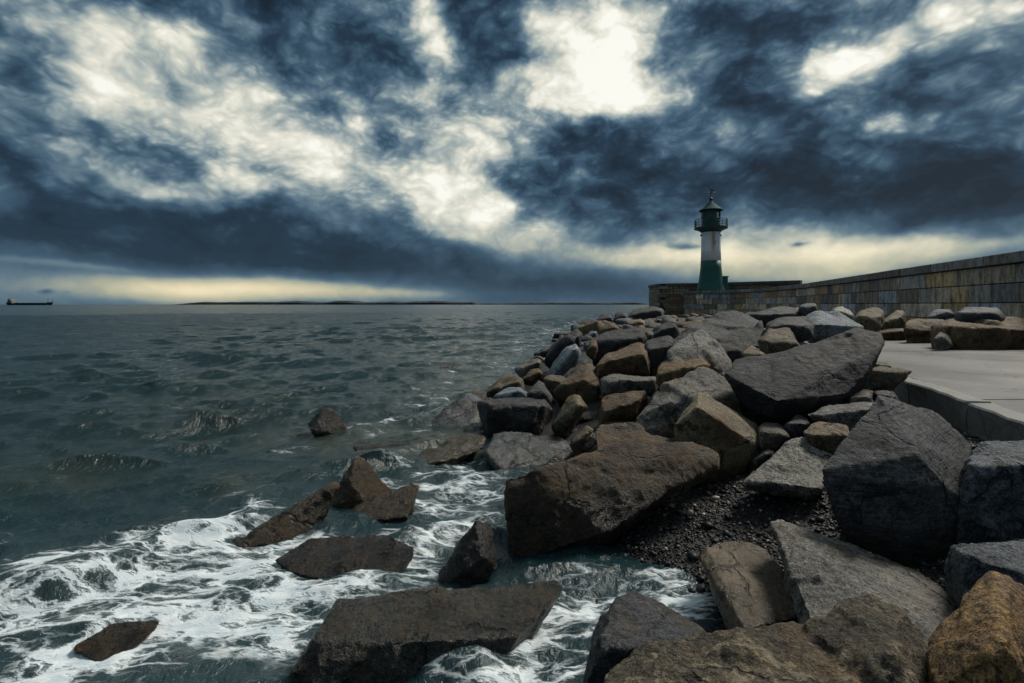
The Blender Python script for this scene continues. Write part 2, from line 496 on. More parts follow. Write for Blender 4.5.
# ------------------------------------------------------------------ stone materials
def rock_mat(name, grain, stain, crust, streak=0.0, bumpk=1.0):
    """Granite: the object's own colour, mottled at several sizes, with rust, crust and a wet weedy band at the sea."""
    m, t, b = new_mat(name)
    oi = t.node('ShaderNodeObjectInfo')
    rnd = t.m('MULTIPLY', oi.outputs['Random'], 60.0)
    tc = t.v('ADD', t.node('ShaderNodeTexCoord').outputs['Object'], t.xyz(rnd, rnd, rnd))
    pz = t.sep(t.node('ShaderNodeNewGeometry').outputs['Position'])[2]
    n1 = t.noise(tc, 1.7, 6, 0.6)
    n2 = t.noise(tc, 7.0, 8, 0.68)
    n3 = t.noise(tc, 30.0, 4, 0.75)
    n4 = t.noise(tc, 95.0, 3, 0.8)
    st = t.noise(t.map(tc, rot=(0.5, 0.9, 0.3), scale=(1.2, 1.2, 16)), 3.0, 5, 0.6)
    f = t.m('ADD', t.lin(n1, .34, .66, .55, 1.40), t.lin(n2, .35, .65, -.48, .48))
    f = t.m('ADD', f, t.lin(n3, .38, .62, -.7 * grain, .7 * grain))
    f = t.m('ADD', f, t.lin(n4, .40, .60, -.7 * grain, .7 * grain))
    f = t.m('ADD', f, t.lin(st, .35, .65, -.5 * streak, .5 * streak))
    f = t.m('MAXIMUM', f, 0.14)
    col = t.mix(1.0, oi.outputs['Color'], t.xyz(f, f, f), 'MULTIPLY')
    # rust and earth stains
    sm = t.m('MULTIPLY', t.ss(t.noise(tc, 2.3, 7, 0.65), 0.50, 0.66), t.m('MULTIPLY', oi.outputs['Alpha'], stain))
    col = t.mix(sm, col, t.mix(n2, (0.04, 0.024, 0.012), (0.24, 0.13, 0.045)))
    # dark lichen and pale crust
    dk = t.ss(t.noise(tc, 9.0, 7, 0.7), 0.56, 0.66)
    col = t.mix(t.m('MULTIPLY', dk, 0.6), col, (0.012, 0.013, 0.013))
    cr = t.ss(t.m('ADD', t.noise(tc, 11.0, 8, 0.75), t.m('MULTIPLY', t.m('SUBTRACT', t.m('MULTIPLY_ADD', n1, 1.2, n3), 1.1), 0.35)), 0.62 - 0.10 * crust, 0.68 - 0.10 * crust)
    col = t.mix(t.m('MULTIPLY', cr, min(1.0, 0.25 + crust * 0.6)), col, (0.30, 0.245, 0.17))
    # worn pale edges, and a few cracks running through the stone
    pt = t.node('ShaderNodeNewGeometry').outputs['Pointiness']
    col = t.mix(t.m('MULTIPLY', t.ss(t.m('MULTIPLY_ADD', t.m('SUBTRACT', n2, .5), .06, pt), .515, .56), .55), col, t.mix(1.0, col, (2.1, 2.05, 1.9), 'MULTIPLY'))
    cw = t.v('ADD', tc, t.v('SCALE', t.noise(tc, 2.2, 5, .6, color=True), scale=.55))
    ckd = t.voro(cw, .95, 'DISTANCE_TO_EDGE')
    crk = t.m('MULTIPLY', t.ss(ckd, .022, .004), t.ss(n1, .44, .56))
    col = t.mix(t.m('MULTIPLY', crk, .8), col, (0.008, 0.008, 0.008))
    # the band the waves keep wet: dark and glossy, brown weed in it
    wet = t.ss(t.m('ADD', pz, t.m('MULTIPLY', t.m('SUBTRACT', n1, 0.5), 0.6)), 0.70, 0.28)
    col = t.mix(wet, col, t.mix(1.0, col, (0.36, 0.37, 0.36), 'MULTIPLY'))
    weed = t.m('MULTIPLY', wet, t.ss(n2, 0.47, 0.6))
    col = t.mix(t.m('MULTIPLY', weed, 0.55), col, (0.045, 0.028, 0.010))
    t.put(b.inputs['Base Color'], col)
    t.put(b.inputs['Roughness'], t.m('MULTIPLY_ADD', wet, -0.50, t.lin(n2, .3, .7, .62, .86)))
    b.inputs['Specular IOR Level'].default_value = 0.4
    h = t.m('ADD', t.m('MULTIPLY', n2, 0.8), t.m('MULTIPLY', n3, 0.40))
    h = t.m('MULTIPLY_ADD', n4, 0.13, h)
    h = t.m('MULTIPLY_ADD', st, 0.3 * streak, h)
    h = t.m('MULTIPLY_ADD', crk, -0.5, h)
    t.put(b.inputs['Normal'], t.bump(h, 1.0, 0.065 * bumpk))
    return m


MATS = {
    'granite': rock_mat('speckled_granite', 1.0, 0.75, 0.1),
    'brown': rock_mat('brown_stained_granite', 0.55, 1.0, 0.1),
    'crust': rock_mat('crusted_stone', 0.8, 0.7, 0.75, bumpk=1.4),
    'streak': rock_mat('streaked_gneiss', 0.8, 0.35, 0.0, streak=1.0),
    'plain': rock_mat('weathered_slab_stone', 0.35, 0.5, 0.05, bumpk=0.5),
}
PAL = {
    'dark': (0.036, 0.039, 0.043), 'slate': (0.06, 0.072, 0.086), 'grey': (0.135, 0.132, 0.122), 'pale': (0.27, 0.265, 0.24),
    'blue': (0.15, 0.18, 0.205), 'brown': (0.098, 0.066, 0.037), 'deep': (0.052, 0.038, 0.024), 'gold': (0.13, 0.085, 0.038),
    'tan': (0.20, 0.155, 0.10), 'orange': (0.20, 0.115, 0.04), 'olive': (0.11, 0.09, 0.058),
}
PENDING = []


def queue_rock(name, label, group, mat, colour, rust, hulls, S, voxel, rough, seed, base):
    """hulls: lists of world points; each becomes a convex block and the blocks of one stone are fused."""
    bm = bmesh.new()
    rc = random.Random(int(seed * 77))
    for pts in hulls:
        part = bmesh.new()
        for p in pts:
            part.verts.new(p)
        r = bmesh.ops.convex_hull(part, input=part.verts)
        junk = [g for g in r['geom_interior'] + r['geom_unused'] if isinstance(g, bmesh.types.BMVert)]
        if junk: bmesh.ops.delete(part, geom=list(set(junk)), context='VERTS')
        # knock flat chips off corners and edges
        for _ in range(3):
            nrm = Vector((rc.gauss(0, 1), rc.gauss(0, 1), rc.gauss(0, 1) + 0.3)).normalized()
            sup = max(v.co.dot(nrm) for v in part.verts)
            bot = min(v.co.dot(nrm) for v in part.verts)
            cut = min(S * rc.uniform(0.015, 0.07), (sup - bot) * 0.12) * rough
            q = bmesh.ops.bisect_plane(part, geom=part.verts[:] + part.edges[:] + part.faces[:], plane_co=nrm * (sup - cut), plane_no=nrm, clear_outer=True)
            es = [g for g in q['geom_cut'] if isinstance(g, bmesh.types.BMEdge)]
            if es: bmesh.ops.contextual_create(part, geom=es)
        bmesh.ops.recalc_face_normals(part, faces=part.faces)
        me = bpy.data.meshes.new('tmp'); part.to_mesh(me); part.free()
        bm.from_mesh(me); bpy.data.meshes.remove(me)
    me = bpy.data.meshes.new('block')
    bm.to_mesh(me); bm.free()
    o = bpy.data.objects.new('block', me)
    COL.objects.link(o)
    md = o.modifiers.new('r', 'REMESH')
    md.mode, md.voxel_size, md.adaptivity = 'VOXEL', voxel, 0.0
    PENDING.append((o, name, label, group, mat, colour, rust, S, rough, seed, Vector(base)))


def finish_rocks():
    bpy.context.view_layer.update()
    dg = bpy.context.evaluated_depsgraph_get()
    for o, name, label, group, mat, colour, rust, S, rough, seed, base in PENDING:
        me = bpy.data.meshes.new_from_object(o.evaluated_get(dg))
        n = len(me.vertices)
        co = np.empty(n * 3, np.float32); me.vertices.foreach_get('co', co)
        co = co.reshape(-1, 3).astype(float)
        ne = len(me.edges)
        e = np.empty(ne * 2, np.int32); me.edges.foreach_get('vertices', e)
        e = e.reshape(-1, 2)
        deg = np.bincount(e.ravel(), minlength=n)[:, None].astype(float)

        def smooth(c, k=1):
            for _ in range(k):
                s = np.zeros_like(c)
                for a in range(3):
                    s[:, a] = np.bincount(e[:, 0], c[e[:, 1], a], n) + np.bincount(e[:, 1], c[e[:, 0], a], n)
                c = c * 0.4 + 0.6 * s / np.maximum(deg, 1)
            return c
        co = smooth(co, 1) if n < 4000 else co * 0.5 + 0.5 * smooth(co, 1)
        me.vertices.foreach_set('co', co.reshape(-1).astype(np.float32)); me.update()
        nr = np.empty(n * 3, np.float32); me.vertices.foreach_get('normal', nr)
        nr = nr.reshape(-1, 3).astype(float)
        p = co + seed * 3.7
        # broad undulation, chips cut by flat cells, small roughness
        low = fbm(p * (1.5 / S), 3)
        mid = fbm(p * (5.5 / S), 4, 0.55)
        ridge = 1 - np.abs(fbm(p * (3.2 / S) + 31, 3)) * 2.2
        fine = fbm(p * 22.0, 3, 0.6)
        # broken faces: the stone split into cells that stand a little proud, sunk or tilted
        rg = np.random.RandomState(int(seed * 13) % 99991)
        K = 26 if n > 3000 else 9
        lo_, hi_ = co.min(0), co.max(0)
        cp = lo_ + rg.rand(K, 3) * (hi_ - lo_)
        wp = co + 0.05 * S * np.stack([low, mid, ridge], 1)
        d2 = ((wp[:, None, :] - cp[None]) ** 2).sum(2)
        kk = d2.argmin(1)
        tl = rg.randn(K, 3) * 0.06
        cell = 0.011 * S * np.clip(rg.randn(K), -1.5, 1.5)[kk] + ((wp - cp[kk]) * tl[kk]).sum(1)
        for _ in range(5):
            cell = cell * 0.3 + 0.7 * (np.bincount(e[:, 0], cell[e[:, 1]], n) + np.bincount(e[:, 1], cell[e[:, 0]], n)) / np.maximum(deg[:, 0], 1)
        disp = rough * (cell + S * (0.018 * low + 0.020 * mid - 0.012 * np.maximum(ridge - 0.55, 0) * 2) + min(0.012, 0.02 * S) * fine)
        co = co + nr * disp[:, None] - np.array(base)
        me.vertices.foreach_set('co', co.reshape(-1).astype(np.float32))
        me.polygons.foreach_set('use_smooth', [True] * len(me.polygons))
        me.update()
        me.name = name
        ob = link_mesh(name, me, MATS[mat])
        ob.location = base
        ob.color = tuple(colour) + (rust,)
        tag(ob, label, 'rock', group)
    for rec in PENDING:
        me = rec[0].data
        bpy.data.objects.remove(rec[0]); bpy.data.meshes.remove(me)
    PENDING.clear()


def envelope(poly, x):
    """Upper and lower outline rows of a traced stone at column x."""
    ys = []
    for (x0, y0, _), (x1, y1, _) in zip(poly, poly[1:] + poly[:1]):
        if (x0 <= x <= x1 or x1 <= x <= x0) and x0 != x1:
            ys.append(y0 + (y1 - y0) * (x - x0) / (x1 - x0))
    return (min(ys), max(ys)) if ys else None


def rock(name, label, verts, mat='granite', col='grey', rust=0.5, d=None, D=None, base=None, rough=1.0, drop=None, group=None, tint=1.0, cross=None, ridge=True):
    """verts: (px, py, f) or a list of such lists; f runs from 0 (near face) to 1 (far face) over the depth D."""
    hulls = verts if isinstance(verts[0], list) else [verts]
    allv = [v for h in hulls for v in h]
    xs, ys = [v[0] for v in allv], [v[1] for v in allv]
    if len(hulls) == 1 and 4 <= len(allv) <= 9 and group != SEA and ridge:
        # a front edge between the sloping top face and the steep front face
        rr = random.Random(len(PENDING) * 7 + 1)
        fr, tilt, pk = rr.uniform(.26, .46), rr.uniform(-.16, .16), rr.uniform(.2, .8)
        x0, x1 = min(xs), max(xs)
        extra = []
        for q in (0.12, pk, 0.88):
            e_ = envelope(verts, x0 + (x1 - x0) * q)
            if e_:
                yy = e_[0] + (e_[1] - e_[0]) * min(.7, max(.12, fr + tilt * (q - .5) * 2))
                extra.append((x0 + (x1 - x0) * q, yy, -.06 if q == pk else .02))
        cy_ = (min(ys) + max(ys)) / 2
        hulls = [[(a, b2, max(f, .75) if b2 < cy_ - 0.15 * (max(ys) - min(ys)) else f) for a, b2, f in verts] + extra]
    if d is None:
        bx, by = base if base else ((min(xs) + max(xs)) / 2, max(ys))
        d = hit(bx, by)
    w = (max(xs) - min(xs)) / F * d
    h = (max(ys) - min(ys)) / F * d
    S = max(0.12, math.sqrt(max(w, .1) * max(h, .1)))
    if D is None: D = 0.75 * max(w, h * 0.8)
    out = []
    for hv in hulls:
        cx, cy = sum(v[0] for v in hv) / len(hv), sum(v[1] for v in hv) / len(hv)
        hv = [(cx + (px - cx) * 1.025, cy + (py - cy) * 1.025, f) for px, py, f in hv]
        pts = [at(px, py, d + f * D) for px, py, f in hv]
        dd = drop if drop is not None else 0.18 * S
        for px, py, f in hv:
            # far side: the outline drawn in a little and set back
            pts.append(at(cx + (px - cx) * .86, cy + (py - cy) * .86, d + D * (0.55 + 0.5 * max(f, 0.2))))
            if py > cy + 0.35 * (max(ys) - cy):        # buried foot
                q = at(px, py, d + f * D)
                pts.append(Vector((cx / F * 0 + q.x * 0.97 + at(cx, cy, d).x * 0.03, q.y + 0.12 * D, q.z - dd)))
        out.append(pts)
    vox = min(max(0.0105, d * 0.0036, S / 100), S / 11)
    b = at((min(xs) + max(xs)) / 2, max(ys), d + 0.3 * D)
    c = tuple(k * tint * 0.86 for k in PAL[col])
    if cross: c = tuple((a + b2) / 2 for a, b2 in zip(c, PAL[cross]))
    queue_rock(name, label, group, mat, c, rust, out, S, vox, rough, len(PENDING) + 1.0, b)
# ------------------------------------------------------------------ the armour stones, one by one
B = 'boulder'
PILE = 'armour boulders of the breakwater slope'
SEA = 'stones standing in the surf'
WALKB = 'stones lying on the walkway along the wall'
NEAR = 'boulders at the photographer\'s feet'

# --- in the foreground
rock(B, 'huge brown slab boulder tilted beside the foam, its sheer face towards the sea',
     [[(506, 479, .1), (512, 566, 0), (560, 549, 0), (610, 528, .05), (660, 495, .25), (716, 462, .55), (690, 443, .8), (632, 437, .6), (580, 457, .3), (540, 470, .15)],
      [(594, 432, .7), (601, 424, .85), (632, 423, .95), (688, 440, .95), (716, 462, .6), (650, 480, .35), (600, 466, .35)]],
     'brown', 'deep', .55, d=5.0, D=1.5, group=PILE, tint=1.2, rough=.7)
rock(B, 'brown block with one bright flat sloping face, behind the huge brown slab',
     [(699, 392, .75), (757, 424, .75), (760, 444, .3), (750, 468, .15), (742, 480, .1), (693, 405, .25), (674, 427, .1), (690, 484, 0)],
     'brown', 'olive', .7, d=6.3, D=1.1, group=PILE, tint=1.6, rough=.45)
rock(B, 'grey ridged boulder with a pale crest behind the bright faced block',
     [(634, 416, .1), (645, 405, .2), (665, 384, .4), (672, 380, .5), (701, 367, .85), (710, 368, .85), (729, 382, .65), (753, 394, .5), (761, 408, .4), (762, 430, .2), (700, 440, .05), (660, 437, 0), (640, 428, 0), (668, 402, .1), (702, 396, .15)],
     'granite', 'grey', .7, d=7.6, D=1.5, group=PILE, tint=.95)
rock(B, 'dark pyramid boulder with a sharp apex below the walkway kerb',
     [[(879, 396, .55), (824, 470, .15), (822, 483, .1), (910, 485, -.02), (921, 454, .05), (961, 488, .14), (959, 500, .16), (970, 446, .95), (937, 414, .95), (969, 463, .6), (958, 560, .2), (946, 600, .15), (880, 565, .1), (835, 520, .15), (905, 560, .03)]],
     'streak', 'dark', .15, d=4.25, D=1.25, group=PILE, tint=1.7, rough=.5)
rock(B, 'blue grey boulder at the right edge of the picture beside the dark pyramid boulder',
     [(957, 548, .1), (960, 500, .1), (974, 441, .45), (987, 437, .55), (1070, 446, .6), (1110, 560, .2), (1085, 480, .1), (1000, 560, 0), (1000, 455, .15)],
     'granite', 'slate', .1, d=4.3, D=1.1, group=PILE, tint=1.4)
rock(B, 'low bluish slab partly under the blue grey boulder at the right edge',
     [(948, 566, .5), (953, 546, .9), (1040, 538, .9), (1090, 600, .4), (1060, 640, 0), (974, 606, 0)],
     'granite', 'slate', .1, d=3.3, D=.9, group=PILE, tint=1.35)
rock(B, 'speckled light granite slab leaning below the dark pyramid boulder',
     [(773, 519, 1.0), (788, 558, .6), (812, 600, .3), (822, 645, 0), (823, 540, .95), (836, 539, .95), (858, 550, .9), (890, 560, .85), (918, 572, .75), (938, 588, .6), (960, 607, .4), (934, 645, .05), (893, 567, .7), (883, 603, .2), (884, 655, 0)],
     'granite', 'grey', .35, d=2.95, D=1.5, group=NEAR, tint=1.35)
rock(B, 'flat tan slab lying on the dark pebbles',
     [(707, 546, .86), (724, 540, .97), (748, 541, 1), (765, 549, .92), (816, 612, .22), (746, 628, 0), (738, 634, .02), (700, 556, .8)],
     'plain', 'tan', .5, d=3.42, D=1.25, group=NEAR, rough=.5, drop=.12, ridge=False)
rock(B, 'dark granite hump with a rust patch at the lower edge beside the foam',
     [(572, 720, 0), (590, 652, .2), (602, 622, .5), (616, 600, .8), (632, 592, .95), (652, 598, .95), (700, 630, .8), (712, 690, .2), (640, 720, 0)],
     'granite', 'dark', .5, d=2.6, D=.9, group=NEAR, tint=1.5)
rock(B, 'long crusted boulder filling the bottom of the picture, cleft down the middle',
     [[(590, 740, .0), (612, 668, .6), (640, 646, .75), (690, 633, .8), (745, 627, .85), (800, 622, .9), (838, 632, .8), (856, 690, .2), (850, 760, 0), (740, 690, .25), (650, 700, .2)],
      [(806, 624, .8), (840, 607, .9), (872, 602, .95), (898, 610, .9), (924, 640, .8), (944, 670, .7), (965, 730, .3), (940, 770, 0), (850, 770, 0), (838, 650, .5), (890, 660, .3)]],
     'crust', 'olive', .8, d=1.75, D=.75, group=NEAR, tint=.9)
rock(B, 'orange brown rounded boulder in the bottom right corner',
     [(925, 640, .7), (940, 622, .8), (956, 615, .8), (976, 590, .85), (994, 577, .9), (1008, 576, .9), (1024, 592, .85), (1090, 640, .8), (1100, 780, .1), (960, 780, 0), (934, 690, .3), (1000, 640, .2)],
     'granite', 'orange', .8, d=1.7, D=.6, group=NEAR, tint=.95, rough=.7)

# --- standing in the surf
rock(B, 'long flat granite boulder washed by foam at the bottom left',
     [(340, 600, .55), (437, 597, .6), (553, 580, 1), (562, 589, .88), (517, 636, .25), (412, 641, .08), (312, 641, .12), (291, 673, 0), (330, 690, -.05), (400, 690, 0), (500, 665, .2)],
     'granite', 'grey', .3, d=3.36, D=.85, group=SEA, tint=.85, rough=.5)
rock(B, 'upright dark wedge of stone in the middle of the foam',
     [(476, 521, .5), (491, 525, .55), (498, 566, .35), (479, 582, .1), (436, 592, .1), (440, 572, .4), (462, 538, .5), (484, 556, .05)],
     'granite', 'dark', .3, d=4.5, D=.55, group=SEA, tint=1.5)
rock(B, 'wet dark flat boulder left of the upright wedge, foam running over it',
     [(276, 560, .3), (314, 537, .9), (388, 535, 1), (415, 548, .7), (399, 574, .1), (316, 578, 0), (290, 572, .1)],
     'granite', 'dark', .3, d=4.62, D=.5, group=SEA, tint=.9, rough=.5)
rock(B, 'golden brown peaked stone in the surf beside a long brown wedge',
     [(340, 482, .3), (355, 456, .6), (363, 460, .6), (394, 492, .6), (372, 512, .1), (328, 520, 0), (352, 482, .15)],
     'brown', 'gold', .9, d=6.1, D=.8, group=SEA, tint=.75)
rock(B, 'long brown wedge rising out of the foam left of the golden stone',
     [(341, 481, .85), (325, 517, .72), (303, 537, .38), (257, 545, .08), (226, 546, .04), (258, 528, .25), (300, 503, .55)],
     'brown', 'deep', .6, d=5.12, D=.9, group=SEA, tint=.8, drop=.25)
rock(B, 'low weedy stone lying in the foam right of the golden stone',
     [(411, 483, .7), (418, 486, .7), (414, 502, .4), (393, 497, .6), (343, 514, .4), (331, 527, 0), (408, 516, 0), (372, 500, .6)],
     'brown', 'brown', .5, d=5.75, D=.7, group=SEA, tint=.6)
rock(B, 'lone dark stone showing above the water farthest from the slope',
     [(307, 424, .4), (322, 408, .5), (331, 408, .5), (348, 428, .5), (332, 434, 0), (314, 432, 0)],
     'granite', 'deep', .4, d=10.0, D=.8, group=SEA, tint=.9)
rock(B, 'nearly drowned dark ledge between the lone stone and the slope',
     [(352, 446, .5), (378, 443, .8), (410, 443, .8), (404, 449, .3), (385, 455, 0), (358, 453, .1)],
     'granite', 'dark', .3, d=8.4, D=.4, group=SEA)
rock(B, 'awash brownish slab where the foam streams thin out',
     [(402, 460, .2), (428, 443, .8), (470, 433, 1), (486, 438, .9), (484, 448, .4), (456, 458, .1), (425, 464, 0)],
     'plain', 'olive', .5, d=8.0, D=1.05, group=SEA, tint=1.1)
rock(B, 'pale slab sliding into the water left of the dark cube block',
     [(428, 430, .1), (444, 408, .7), (468, 394, 1), (484, 402, .9), (490, 416, .5), (487, 428, .2), (466, 434, 0)],
     'plain', 'slate', .3, d=10.2, D=1.4, group=SEA, tint=1.9)
rock(B, 'small brown topped stone above the pale slab at the water line',
     [(462, 399, .2), (473, 389, .8), (484, 390, .8), (493, 400, .3), (480, 405, 0)],
     'brown', 'tan', .5, d=12.6, D=.8, group=SEA, tint=.8, drop=.25)
rock(B, 'smooth mottled grey boulder with a dark hollow, below the dark cube block',
     [(483, 450, .3), (491, 433, .8), (503, 431, .85), (520, 438, .8), (556, 436, 1), (577, 446, .8), (575, 455, .5), (540, 470, .1), (513, 476, 0), (497, 470, .1)],
     'plain', 'slate', .3, d=7.7, D=1.3, group=SEA, tint=1.6)
rock(B, 'tiny brown stone at the foot of the huge slab',
     [(556, 560, .2), (572, 551, .5), (592, 549, .6), (600, 560, .3), (580, 568, 0)],
     'brown', 'brown', .8, d=5.0, D=.4, group=SEA)
rock(B, 'small reef of brown stone breaking the surface at the lower left',
     [(74, 648, .2), (112, 624, .7), (162, 620, .9), (142, 642, .4), (100, 664, 0)],
     'brown', 'deep', .9, d=3.57, D=.4, group=SEA, tint=1.2)
for px, py, w, lb in ((446, 368, 18, 'low wet stone awash off the corner of the slope'), (472, 398, 10, None), (448, 372, 0, None)):
    if lb:
        rock(B, lb, [(px - w, py + 4, .2), (px - 4, py - 2, .7), (px + w, py, .7), (px + w, py + 6, .1), (px, py + 8, 0)], 'brown', 'brown', .5, d=19.0, D=1.2, group=SEA)

# --- slope, left part
rock(B, 'dark squared block standing in the water at the corner of the slope',
     [(478, 403, .3), (527, 396, .35), (545, 396, .7), (554, 411, .6), (538, 436, .05), (489, 436, 0), (536, 425, 0), (532, 410, .02), (482, 407, .05)],
     'granite', 'dark', .2, d=9.6, D=1.2, group=PILE, tint=1.35)
rock(B, 'pale blue flat stone lying on the dark squared block',
     [(493, 396, .1), (509, 387, .8), (520, 386, .9), (529, 392, .6), (527, 398, 0), (500, 400, 0)], 'plain', 'blue', .1, d=10.2, D=.9, group=PILE)
rock(B, 'brown grey stone at the shore under a rounded grey one',
     [(486, 393, .1), (503, 375, .7), (514, 373, .8), (524, 379, .6), (524, 390, .1), (505, 396, 0)], 'granite', 'olive', .5, d=12.0, D=1.0, group=PILE)
rock(B, 'rounded grey stone with a brown right end at the shore',
     [(515, 369, .2), (525, 361, .7), (537, 357, .9), (543, 361, .8), (539, 370, .2), (523, 378, 0)], 'granite', 'grey', .5, d=14.0, D=1.2, group=PILE)
rock(B, 'small brown stone between the rounded grey stone and the pale leaning slab',
     [(521, 380, .1), (531, 369, .8), (540, 367, .8), (543, 374, .4), (533, 384, 0)], 'brown', 'brown', .7, d=12.6, D=.7, group=PILE, tint=1.2)
rock(B, 'pale blue slab leaning on the slope near the water',
     [(547, 375, .1), (554, 361, .45), (566, 346, .8), (576, 343, .95), (581, 353, .9), (578, 360, .7), (558, 378, .2), (552, 380, 0)], 'plain', 'blue', .1, d=12.4, D=1.2, group=PILE, tint=1.15)
rock(B, 'tall brown wedge with a light upper edge right of the pale leaning slab',
     [(553, 391, .1), (581, 365, .7), (589, 360, .95), (594, 363, .95), (598, 379, .5), (603, 396, .2), (597, 409, 0), (560, 400, 0), (582, 371, .35)], 'brown', 'brown', .8, d=10.6, D=1.2, group=PILE, tint=1.05)
rock(B, 'dark grey stone behind the tall brown wedge',
     [(562, 378, .1), (580, 361, .7), (588, 359, .8), (588, 366, .3), (570, 384, 0)], 'granite', 'dark', .3, d=11.6, D=.9, group=PILE, tint=1.6)
rock(B, 'small peaked stone in front of the pale leaning slab',
     [(543, 378, .5), (549, 375, .8), (560, 375, .8), (566, 379, .5), (562, 392, .1), (552, 396, 0), (544, 384, .2)], 'granite', 'olive', .5, d=11.0, D=.7, group=PILE)
rock(B, 'small dark triangular stone beside the pale blue flat stone',
     [(527, 393, .2), (538, 381, .7), (545, 384, .7), (553, 397, .2), (550, 404, 0), (535, 402, 0)], 'granite', 'dark', .4, d=10.2, D=.7, group=PILE, tint=1.6)
rock(B, 'triangular olive brown stone below the tall brown wedge',
     [(551, 424, .1), (569, 396, .7), (577, 394, .75), (588, 407, .5), (574, 426, .1), (566, 435, 0), (555, 432, 0)], 'brown', 'olive', .6, d=9.0, D=.9, group=PILE, tint=1.15)
rock(B, 'dark jagged stone on the shore above the pale leaning slab',
     [(543, 360, .1), (552, 347, .3), (566, 336, .6), (577, 328, .9), (583, 335, .8), (579, 345, .4), (566, 350, .1), (551, 365, 0)], 'granite', 'dark', .2, d=15.0, D=1.8, group=PILE, tint=.9)
rock(B, 'leaning tan stone squeezed behind the huge brown slab',
     [(569, 444, .1), (586, 425, .8), (594, 429, .8), (584, 448, .3), (578, 456, 0)], 'brown', 'tan', .6, d=7.3, D=.6, group=PILE, tint=.75)
rock(B, 'brown topped block with a long light upper face in the middle of the slope',
     [(595, 365, .05), (609, 352, .55), (640, 343, 1), (648, 351, .8), (650, 373, .15), (597, 377, 0), (598, 368, 0), (637, 354, .12)], 'brown', 'brown', .7, d=11.2, D=1.6, group=PILE, tint=1.35)
rock(B, 'flat block with a pale top just below the long lit block',
     [(601, 379, .1), (611, 374, .8), (657, 377, .9), (659, 384, .3), (655, 391, 0), (603, 394, 0)], 'granite', 'grey', .4, d=9.9, D=1.2, group=PILE)
rock(B, 'squarish brown block with a thin lit edge above the huge slab',
     [(601, 398, .1), (613, 393, .7), (645, 390, .8), (648, 400, .3), (634, 420, 0), (598, 426, 0)], 'brown', 'brown', .9, d=8.6, D=1.0, group=PILE)
rock(B, 'golden brown slab wedged under the arched light boulder',
     [(656, 368, .2), (666, 359, .7), (698, 355, .95), (712, 366, .8), (690, 383, .1), (670, 388, 0), (658, 377, .05)], 'brown', 'gold', .7, d=8.9, D=1.1, group=PILE, tint=1.25)
rock(B, 'arched boulder with a pale left side in the middle of the slope',
     [(666, 351, .2), (688, 334, .7), (702, 331, .9), (716, 341, .7), (733, 364, .4), (730, 379, .1), (709, 374, .1), (690, 364, 0), (675, 364, 0), (700, 345, .25)], 'granite', 'grey', .5, d=9.4, D=1.3, group=PILE, tint=1.25)
rock(B, 'huge black wedge boulder pointing right over the walkway edge',
     [(728, 375, .35), (735, 361, .65), (767, 355, .8), (810, 345, .9), (836, 340, .65), (866, 331, .9), (882, 331, .9), (883, 338, .8), (878, 350, .6), (862, 372, .45), (850, 393, .25), (800, 403, .08), (779, 400, 0), (757, 394, .15), (850, 404, .4), (770, 420, .5), (808, 421, .4)],
     'streak', 'dark', .05, d=6.8, D=2.0, group=PILE, tint=.85, rough=.6)
rock(B, 'thin flat ledge stone overhanging the kerb',
     [(851, 370, .3), (858, 366, .8), (900, 368, .9), (912, 371, .6), (896, 379, .2), (893, 389, 0), (855, 389, 0)], 'brown', 'olive', .4, d=8.0, D=.8, group=PILE, tint=1.2)
rock(B, 'little stone on the walkway behind the flat ledge stone',
     [(868, 368, 0), (874, 361, .6), (886, 362, .7), (892, 367, .1)], 'brown', 'olive', .4, d=9.4, D=.4, group=PILE, tint=1.3)
rock(B, 'grey chunk under the flat ledge stone',
     [(846, 393, .3), (860, 388, .8), (874, 390, .8), (872, 403, 0), (850, 406, 0)], 'granite', 'grey', .3, d=7.4, D=.6, group=PILE, tint=.9)
rock(B, 'dark chunk between the grey chunk and the kerb',
     [(872, 392, .4), (892, 388, .8), (898, 400, .2), (880, 406, 0)], 'granite', 'dark', .3, d=7.6, D=.6, group=PILE, tint=1.5)
rock(B, 'broad pale stone half hidden behind the pyramid apex',
     [(808, 415, .2), (833, 404, .8), (866, 401, .9), (884, 406, .8), (870, 432, .1), (842, 433, 0)], 'streak', 'grey', .3, d=6.5, D=.9, group=PILE, tint=1.2)
rock(B, 'knobbly tan stone left of the pyramid boulder',
     [(803, 433, .2), (812, 424, .7), (824, 421, .8), (846, 426, .7), (850, 440, .2), (836, 452, 0), (815, 444, 0)], 'granite', 'tan', .5, d=6.0, D=.6, group=PILE, tint=.8)
rock(B, 'light grey triangular slab standing on the pebbles',
     [(747, 480, .2), (770, 461, .45), (793, 439, .85), (802, 437, .95), (815, 438, .95), (835, 453, .8), (828, 480, .3), (820, 490, 0), (808, 491, 0), (785, 484, .02)], 'granite', 'pale', .25, d=5.35, D=.9, group=PILE, tint=.85)
rock(B, 'rounded stone right of the bright faced block',
     [(757, 427, .3), (766, 422, .7), (776, 422, .8), (786, 427, .7), (791, 438, .3), (776, 448, 0), (760, 447, 0)], 'granite', 'grey', .3, d=6.5, D=.6, group=PILE, tint=.7)
rock(B, 'small dark peaked stone above the light triangular slab',
     [(784, 426, .3), (797, 414, .7), (806, 418, .7), (811, 426, .4), (796, 440, 0)], 'granite', 'dark', .2, d=6.7, D=.5, group=PILE, tint=1.5)
rock(B, 'dark stone in the gap beside the light triangular slab',
     [(750, 460, .3), (762, 447, .7), (776, 450, .6), (770, 466, .1), (752, 474, 0)], 'granite', 'dark', .2, d=6.3, D=.5, group=PILE)

